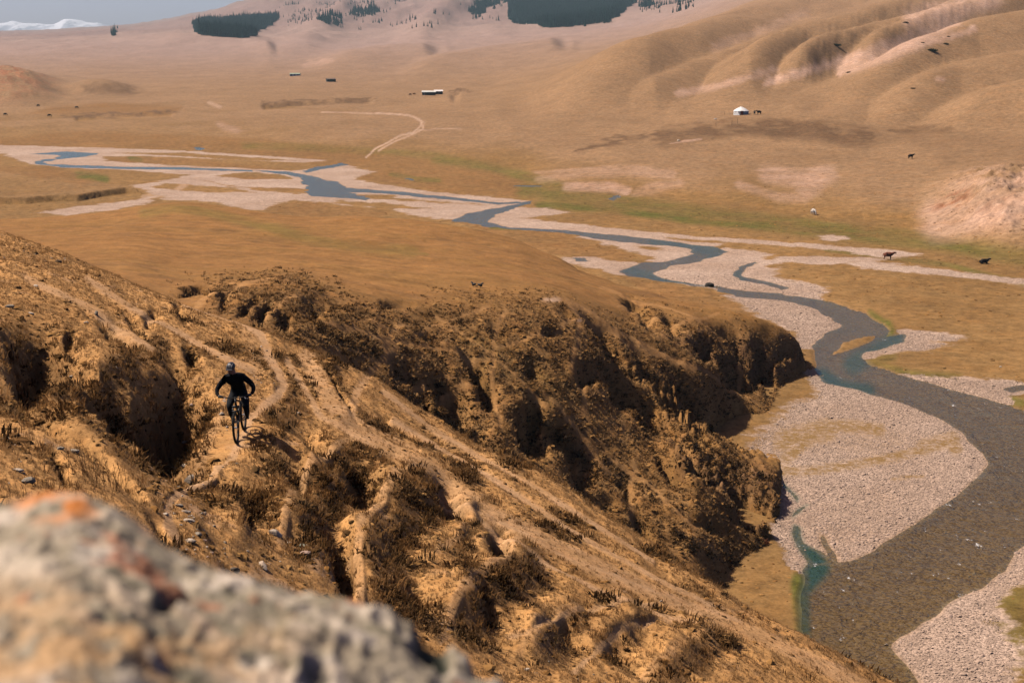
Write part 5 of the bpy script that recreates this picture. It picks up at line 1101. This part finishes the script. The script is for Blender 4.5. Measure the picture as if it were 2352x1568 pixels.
MB().box(H(.14, 0, .062), (.06, .15, .008), Rh).build("visor", HELM, hel)
for s in (-1, 1):
    g = MB(); wx = Vector((.285, s*.385, 1.075)); pc = Vector((.303, s*.335, 1.062)); g.tube([wx, Vector((.292, s*.36, 1.072)), pc + Vector((-.005, 0, .012))], [.030, .030, .026], 8).ball(pc + Vector((-.004, 0, .012)), .034, 2, (1.0, 1.15, .62))
    for j, (dy, L) in enumerate(((-.036, .9), (-.012, 1.05), (.012, 1.0), (.036, .8))):
        y = pc.y + dy; g.tube([(.298, y, 1.073), (.322, y, 1.071), (.334, y, 1.055), (.328, y, 1.038), (.312, y, 1.030*1 + .003*L)], [.0105, .0105, .0095, .009, .0075], 6)
    g.tube([(.288, pc.y - s*.03, 1.068), (.282, pc.y - s*.055, 1.045), (.296, pc.y - s*.066, 1.026), (.308, pc.y - s*.07, 1.024)], [.013, .0115, .010, .008], 6)
    g.build("glove", GLOVE, body, True)
    fx = -.30 if s > 0 else -.02; px = -.17 + (.168 if s < 0 else -.168)
    MB().tube([(fx-.06, s*.14, .385), (fx, s*.14, .39), (px+.06, s*.14, .378), (px+.13, s*.14, .37)], [.034, .042, .042, .024], 8).tube([(fx-.02, s*.143, .43), (fx-.015, s*.142, .385)], [.045, .045], 8).build("shoe", RUBBER, body, True)

# ================================================================== cattle
def cow(fn, u, v, face, mat, label, lying=False, sc=1.0, graze=False, spots=None, y=None):
    p = fn(u, v)
    lz = -.52 if lying else 0
    N = [(-.72,0,1.10,(.24,.27)), (-.35,0,1.08,(.28,.32)), (.05,0,1.05,(.30,.35)), (.45,0,1.10,(.26,.33)), (.72,0,1.22,(.17,.22))]
    if graze: N += [(1.0,0,.95,(.12,.15)), (1.20,0,.55,(.11,.13)), (1.32,0,.25,.09), (1.36,0,.12,.06)]
    else: N += [(1.0,0,1.42,(.13,.16)), (1.18,0,1.50,(.12,.13)), (1.38,0,1.40,.09), (1.50,0,1.33,.065)]
    Ed = [(0,1),(1,2),(2,3),(3,4),(4,5),(5,6),(6,7),(7,8)]
    n0 = len(N)
    for (x, s, top) in ((.42, 1, 3), (.42, -1, 3), (-.68, 1, 0), (-.68, -1, 0)):
        k = len(N)
        if lying: N += [(x, s*.22, .80, .12), (x+.18, s*.34, .62, .07), (x+.42, s*.30, .60, .05)]
        elif x > 0: N += [(x, s*.17, .72, .10), (x+.02, s*.17, .42, .060), (x, s*.17, .08, .050)]
        else: N += [(x-.02, s*.18, .82, .14), (x+.06, s*.18, .60, .085), (x-.10, s*.18, .42, .055), (x-.06, s*.18, .08, .05)]
        m = len(N); Ed.append((top, k)); Ed += [(i, i+1) for i in range(k, m-1)]
    N += [(-.98,0,1.15,.05), (-1.04,0,.85,.028), (-1.03,0,.55,.035)]; k = len(N)-3; Ed += [(0, k), (k, k+1), (k+1, k+2)]
    b = skin_body("cow", N, Ed, [mat, spots or mat], lambda c: 1 if (spots and math.sin(c.x*5+1)*math.sin(c.z*6+c.y*4) > .35) else 0, 2, 2, 1.35)
    b.location = (p[0], p[1], p[2] + (lz if lying else 0)*sc); b.rotation_euler = (0, 0, math.radians(face)); b.scale = (sc,)*3
    hx, hz = (1.20, .62) if graze else (1.15, 1.60)
    for s in (-1, 1):
        MB().tube([(hx, s*.08, hz+.02), (hx+.02, s*.20, hz+.06), (hx+.04, s*.24, hz+.18)], [.028, .020, .008], 6).build("horn", HORN, b, True)
        MB().ball((hx-.02, s*.19, hz-.04), .09, 1, (.35, 1, .6)).build("ear", mat, b, True)
    tag(b, label, "cow"); return b
HORN = simple_mat("horn", (.35, .30, .22)); COWK = simple_mat("black_hide", (.018, .014, .012), .8); COWB = simple_mat("red_brown_hide", (.15, .045, .022), .8); COWW = simple_mat("cream_hide", (.60, .52, .44), .85)
cow(onA, 2092, 366, 12, COWK, "black cow standing alone on the hillside below the yurt", graze=False)
cow(onA, 2040, 598, -20, COWB, "red brown cow walking on the gravel by the river flat", sc=1.05)
cow(onA, 2260, 607, 10, COWK, "black cow lying on the grass right of the red brown cow", lying=True)
cow(onA, 1868, 494, -70, COWW, "cream coloured cow grazing at the foot of the slope", graze=True)
for i, (u, v, f_, lab) in enumerate([(113,269,20,"tiny dark cow on the far left plain, right of two others"),(12,266,0,"tiny dark cow at the left edge of the far plain"),(88,246,160,"tiny dark cow grazing higher on the far left plain"),(176,250,10,"tiny dark cow on the rusty strip of the far left plain"),
    (942,220,30,"tiny brown cow left of the two long sheds"),(951,219,10,"tiny brown cow nearest to the two long sheds")]):
    cow(onA, u, v, f_, COWK if 'dark' in lab else COWB, lab, sc=1.0, graze=True)
cow(onA, 1733, 264, 80, COWK, "black cow seen from behind next to the yurt, left one of two", sc=1.1)
cow(onA, 1743, 264, 200, COWK, "black cow turned sideways next to the yurt, right one of two", sc=1.15)

# two ravens on the middle hill
def raven(u, v, rz, lab, head=1):
    p = onB(u, v); b = MB().ball((0, 0, .22), .14, 2, (1.6, .8, .85), Matrix.Rotation(.35, 3, 'Y')).ball((.24*1, 0, .38), .075, 2, (1.1, .9, .9)).tube([(.12, 0, .30), (.22, 0, .37)], [.085, .06], 8)
    body_ = b.build("raven", RAV, None, True); body_.location = p; body_.rotation_euler = (0, 0, rz); body_.scale = (1.25,)*3
    MB().tube([(.30, 0, .385), (.40, 0, .36)], [.028, .006], 6).build("beak", RAV, body_)
    MB().add([(-.18, -.05, .18), (-.18, .05, .18), (-.46, .08, .06), (-.46, -.08, .06), (-.18, 0, .14), (-.46, 0, .03)], [(0, 1, 2, 3), (0, 3, 5, 4), (1, 4, 5, 2), (0, 4, 1), (3, 2, 5)]).build("tail", RAV, body_)
    for s in (-1, 1):
        MB().ball((-.05, s*.09, .24), .13, 2, (1.5, .22, .6), Matrix.Rotation(.35, 3, 'Y')).build("wing", RAV, body_, True); MB().tube([(.0, s*.05, .13), (.02, s*.05, 0), (.08, s*.05, -.01)], .012, 4).build("leg", RAV, body_)
    tag(body_, lab, "bird")
RAV = simple_mat("black_feathers", (.014, .013, .015), .5, .4)
raven(1088, 659, 2.4, "left one of two black birds standing in the grass of the middle hill"); raven(1103, 661, -.5, "right one of two black birds, its tail lowered, on the middle hill")

# ================================================================== yurt, posts, sheds
FELT = simple_mat("white_felt", (.78, .74, .70), .9, .1, scale=3); FELT2 = simple_mat("greyed_felt_wall", (.52, .49, .46), .9, .1, scale=3); DOOR = simple_mat("red_painted_door", (.35, .07, .04), .6); WOOD = simple_mat("weathered_wood", (.16, .11, .07), .9, scale=20); ROPE = simple_mat("dark_rope", (.10, .08, .06))
yp = onA(1702, 264); y0 = empty("yurt", tuple(yp), math.radians(-90)); tag(y0, "white domed yurt with a red door on the hillside", "yurt"); R = 3.25
def ring(r, z, n=40): return [(r*math.cos(2*math.pi*k/n), r*math.sin(2*math.pi*k/n), z) for k in range(n)]
def lathe(rs, n=40):
    v = []; f = []
    for r_, z in rs: v += ring(r_, z, n)
    for i in range(len(rs)-1):
        for k in range(n): f.append((i*n+k, i*n+(k+1) % n, (i+1)*n+(k+1) % n, (i+1)*n+k))
    return v, f
v, f = lathe([(R, -.4), (R, 1.55), (R-.06, 1.6)]); mesh_obj("wall", v, f, FELT2, y0, True)
v, f = lathe([(R+.10, 1.42), (R+.08, 1.62), (2.6, 2.15), (1.7, 2.72), (.75, 3.12), (.72, 3.05)]); mesh_obj("roof", v, f, FELT, y0, False)
v, f = lathe([(.78, 3.08), (.72, 3.24), (.4, 3.36), (.02, 3.40)], 16); mesh_obj("crown", v, f, FELT, y0)
MB().box((R+.02, -.15, .80), (.14, 1.0, 1.6)).build("door", DOOR, y0); MB().box((R+.05, -.72, .82), (.2, .12, 1.75)).box((R+.05, .42, .82), (.2, .12, 1.75)).box((R+.05, -.15, 1.68), (.2, 1.26, .12)).build("door_frame", WOOD, y0)
MB().add([(R*.86, -2.1, 1.62), (R+.7, -1.2, -.05), (R*.6, -3.25, -.05), (R*.86+.06, -2.1, 1.58), (R+.76, -1.2, -.1), (R*.6+.06, -3.2, -.1)], [(0, 1, 2), (3, 5, 4), (0, 2, 5, 3), (1, 0, 3, 4), (2, 1, 4, 5)]).build("wall_flap", FELT, y0)
for z in (.55, 1.1):
    MB().torus((0, 0, z), (0, 0, 1), R+.02, .035, 40, 5).build("rope", ROPE, y0)
for k in range(6): a = k*1.05+.3; MB().tube([((R+.12)*math.cos(a), (R+.12)*math.sin(a), 1.45), (1.7*math.cos(a), 1.7*math.sin(a), 2.76), (.8*math.cos(a), .8*math.sin(a), 3.14)], .035, 5).build("rope", ROPE, y0)
def post(u, v, h, lab):
    p = onA(u, v); m = MB().tube([(0, 0, -.3), (.03, 0, h*.5), (0, .02, h)], [.09, .08, .06], 7); o = m.build("wooden_post", WOOD); o.location = p; tag(o, lab, "post", None)
post(1681, 289, 2.2, "left one of two tall wooden posts below the yurt"); post(1694, 285, 2.3, "right one of two tall wooden posts below the yurt"); post(1664, 264, 1.2, "short post just left of the yurt")
post(1644, 290, 1.1, "short post farther left and below the yurt"); post(1722, 243, 1.0, "thin post on the slope behind the yurt")
RUBB = simple_mat("pale_bundle", (.6, .52, .46)); b = MB().ball((0, 0, .2), .5, 2, (1.3, .7, .5)).ball((.5, .1, .15), .3, 2).build("bundle", RUBB, None, True); b.location = onA(1643, 275); tag(b, "pale low bundle lying left of the yurt", "bundle")
ROOFP = simple_mat("pale_sheet_roof", (.62, .60, .54), .5, .3); WALLD = simple_mat("dark_shed_wall", (.05, .05, .048), .9); WALLP = simple_mat("pale_plaster", (.66, .62, .58), .9)
def shed(u, v, L, Wd_, Hh, label, roofm, wallm, rz=0.0, gable=None, op=True):
    p = onA(u, v); e = empty("shed", (p[0], p[1], p[2]-.25), rz); tag(e, label, "shed")
    MB().box((0, 0, Hh/2), (L, Wd_, Hh)).build("wall", wallm, e)
    hr = .9
    MB().add([(-L/2-.3, -Wd_/2-.4, Hh-.05), (L/2+.3, -Wd_/2-.4, Hh-.05), (L/2+.3, 0, Hh+hr), (-L/2-.3, 0, Hh+hr), (-L/2-.3, Wd_/2+.4, Hh-.05), (L/2+.3, Wd_/2+.4, Hh-.05), (-L/2-.3, 0, Hh+hr-.12), (L/2+.3, 0, Hh+hr-.12)],
             [(0, 1, 2, 3), (3, 2, 5, 4), (0, 6, 7, 1), (6, 4, 5, 7), (0, 3, 4, 6), (1, 7, 5, 2)]).build("roof", roofm, e)
    if gable: MB().box((-L/2-.06, 0, Hh/2), (.1, Wd_*.98, Hh)).build("end_wall", gable, e)
    k = int(L//3.2)
    for i in range(k):
        x = -L/2 + L*(i+.5)/k; MB().box((x, -Wd_/2-.05, Hh*.52), (.9 if op else .7, .1, 1.1 if i else 1.8)).build("window" if i else "door", DARKG if i else WOOD, e)
    return e
DARKG = simple_mat("dark_window", (.02, .022, .025), .2, .5)
sh1 = shed(985, 219, 9.5, 5, 2.6, "long dark shed with a pale sheet roof, the left of two on the far plain", ROOFP, WALLD, .05)
sh2 = shed(1007, 217, 6.0, 4.5, 2.5, "shorter shed with a white roof and pale end wall, right of the long one", simple_mat("white_roof", (.8, .74, .70), .5), WALLD, .12, WALLP)
shed(678, 175, 10, 6, 2.2, "tiny far hut with a greenish roof in the middle of the distant plain", simple_mat("greenish_roof", (.30, .34, .24)), WALLP, 0); shed(760, 188, 8, 6, 2.6, "tiny far dark hut on the distant plain, right of the greenish one", simple_mat("rusty_roof", (.16, .11, .08)), WALLD, .3)
pp_ = onA(975, 221); o = MB().tube([(0, 0, -.3), (0, 0, 3.2)], [.14, .12], 7).build("wooden_post", simple_mat("whitewashed_wood", (.6, .56, .5))); o.location = (pp_[0], pp_[1]-4, pp_[2]); tag(o, "white post in front of the long dark shed", "post")
# washed-up branches on the river bank
p = onA(1622, 659); dr = random.Random(3); mb = MB()
for k in range(16):
    a = dr.uniform(0, 6.3); L = dr.uniform(.5, 1.6); x, y = dr.gauss(-.6, 1.4), dr.gauss(0, .5); mb.tube([(x, y, .05), (x+L*.5*math.cos(a), y+L*.5*math.sin(a), .12+dr.random()*.25), (x+L*math.cos(a), y+L*math.sin(a), .1+dr.random()*.3)], [.04, .03, .012], 4)
dw = mb.build("driftwood", simple_mat("bleached_wood", (.55, .47, .38))); dw.location = p; tag(dw, "scatter of bleached driftwood on the grassy bank of the river", "driftwood")
st = mesh_obj("stump", *rock_shape(91, 2, 1.3, .8, .7), simple_mat("charred_wood", (.03, .025, .02))); st.location = (p[0]+.5, p[1], p[2]+.25); st.scale = (.75, .75, .75); tag(st, "dark root stump among the bleached driftwood", "stump")
# stones lying on the valley floor and banks
for (u, v, px, lab) in [(2036,1482,10,"white boulder breaking the river surface near the lower gravel bar"),(2298,843,9,"pair of white stones on the grass at the right edge"),(1612,765,8,"pale stone on the grass below the driftwood"),(1558,325,9,"whitish stone low on the hillside below the yurt")]:
    q = onA(u, v)
    if q is None: continue
    s = px*q[1]/F/2; o = mesh_obj("rock", *rock_shape(int(u), 2, 1, .8, .6), R_PALE); o.scale = (s, s, s); o.location = (q[0], q[1], max(q[2], WATER)+s*.2); tag(o, lab, "rock")
# ================================================================== air: one closed box of even haze
def haze_box():
    bm = bmesh.new(); bmesh.ops.create_cube(bm, size=1.0)
    me = bpy.data.meshes.new("haze"); bm.to_mesh(me); bm.free()
    o = bpy.data.objects.new("haze", me); C.objects.link(o); o['kind'] = 'stuff'
    zl, zh = FLOOR - 12.0, 620.0
    o.scale = (22000, 17600, zh-zl); o.location = (0, 8400, (zh+zl)/2)
    t = NT("haze_air"); pv = t.n('ShaderNodeVolumePrincipled'); pv.inputs['Color'].default_value = rgb(0.62, 0.88, 1.0)
    pv.inputs['Density'].default_value = HAZE; pv.inputs['Anisotropy'].default_value = 0.0
    t.t.links.new(pv.outputs[0], t.out.inputs['Volume']); me.materials.append(t.m)
    return o
HAZE = 0.000045
haze_box()
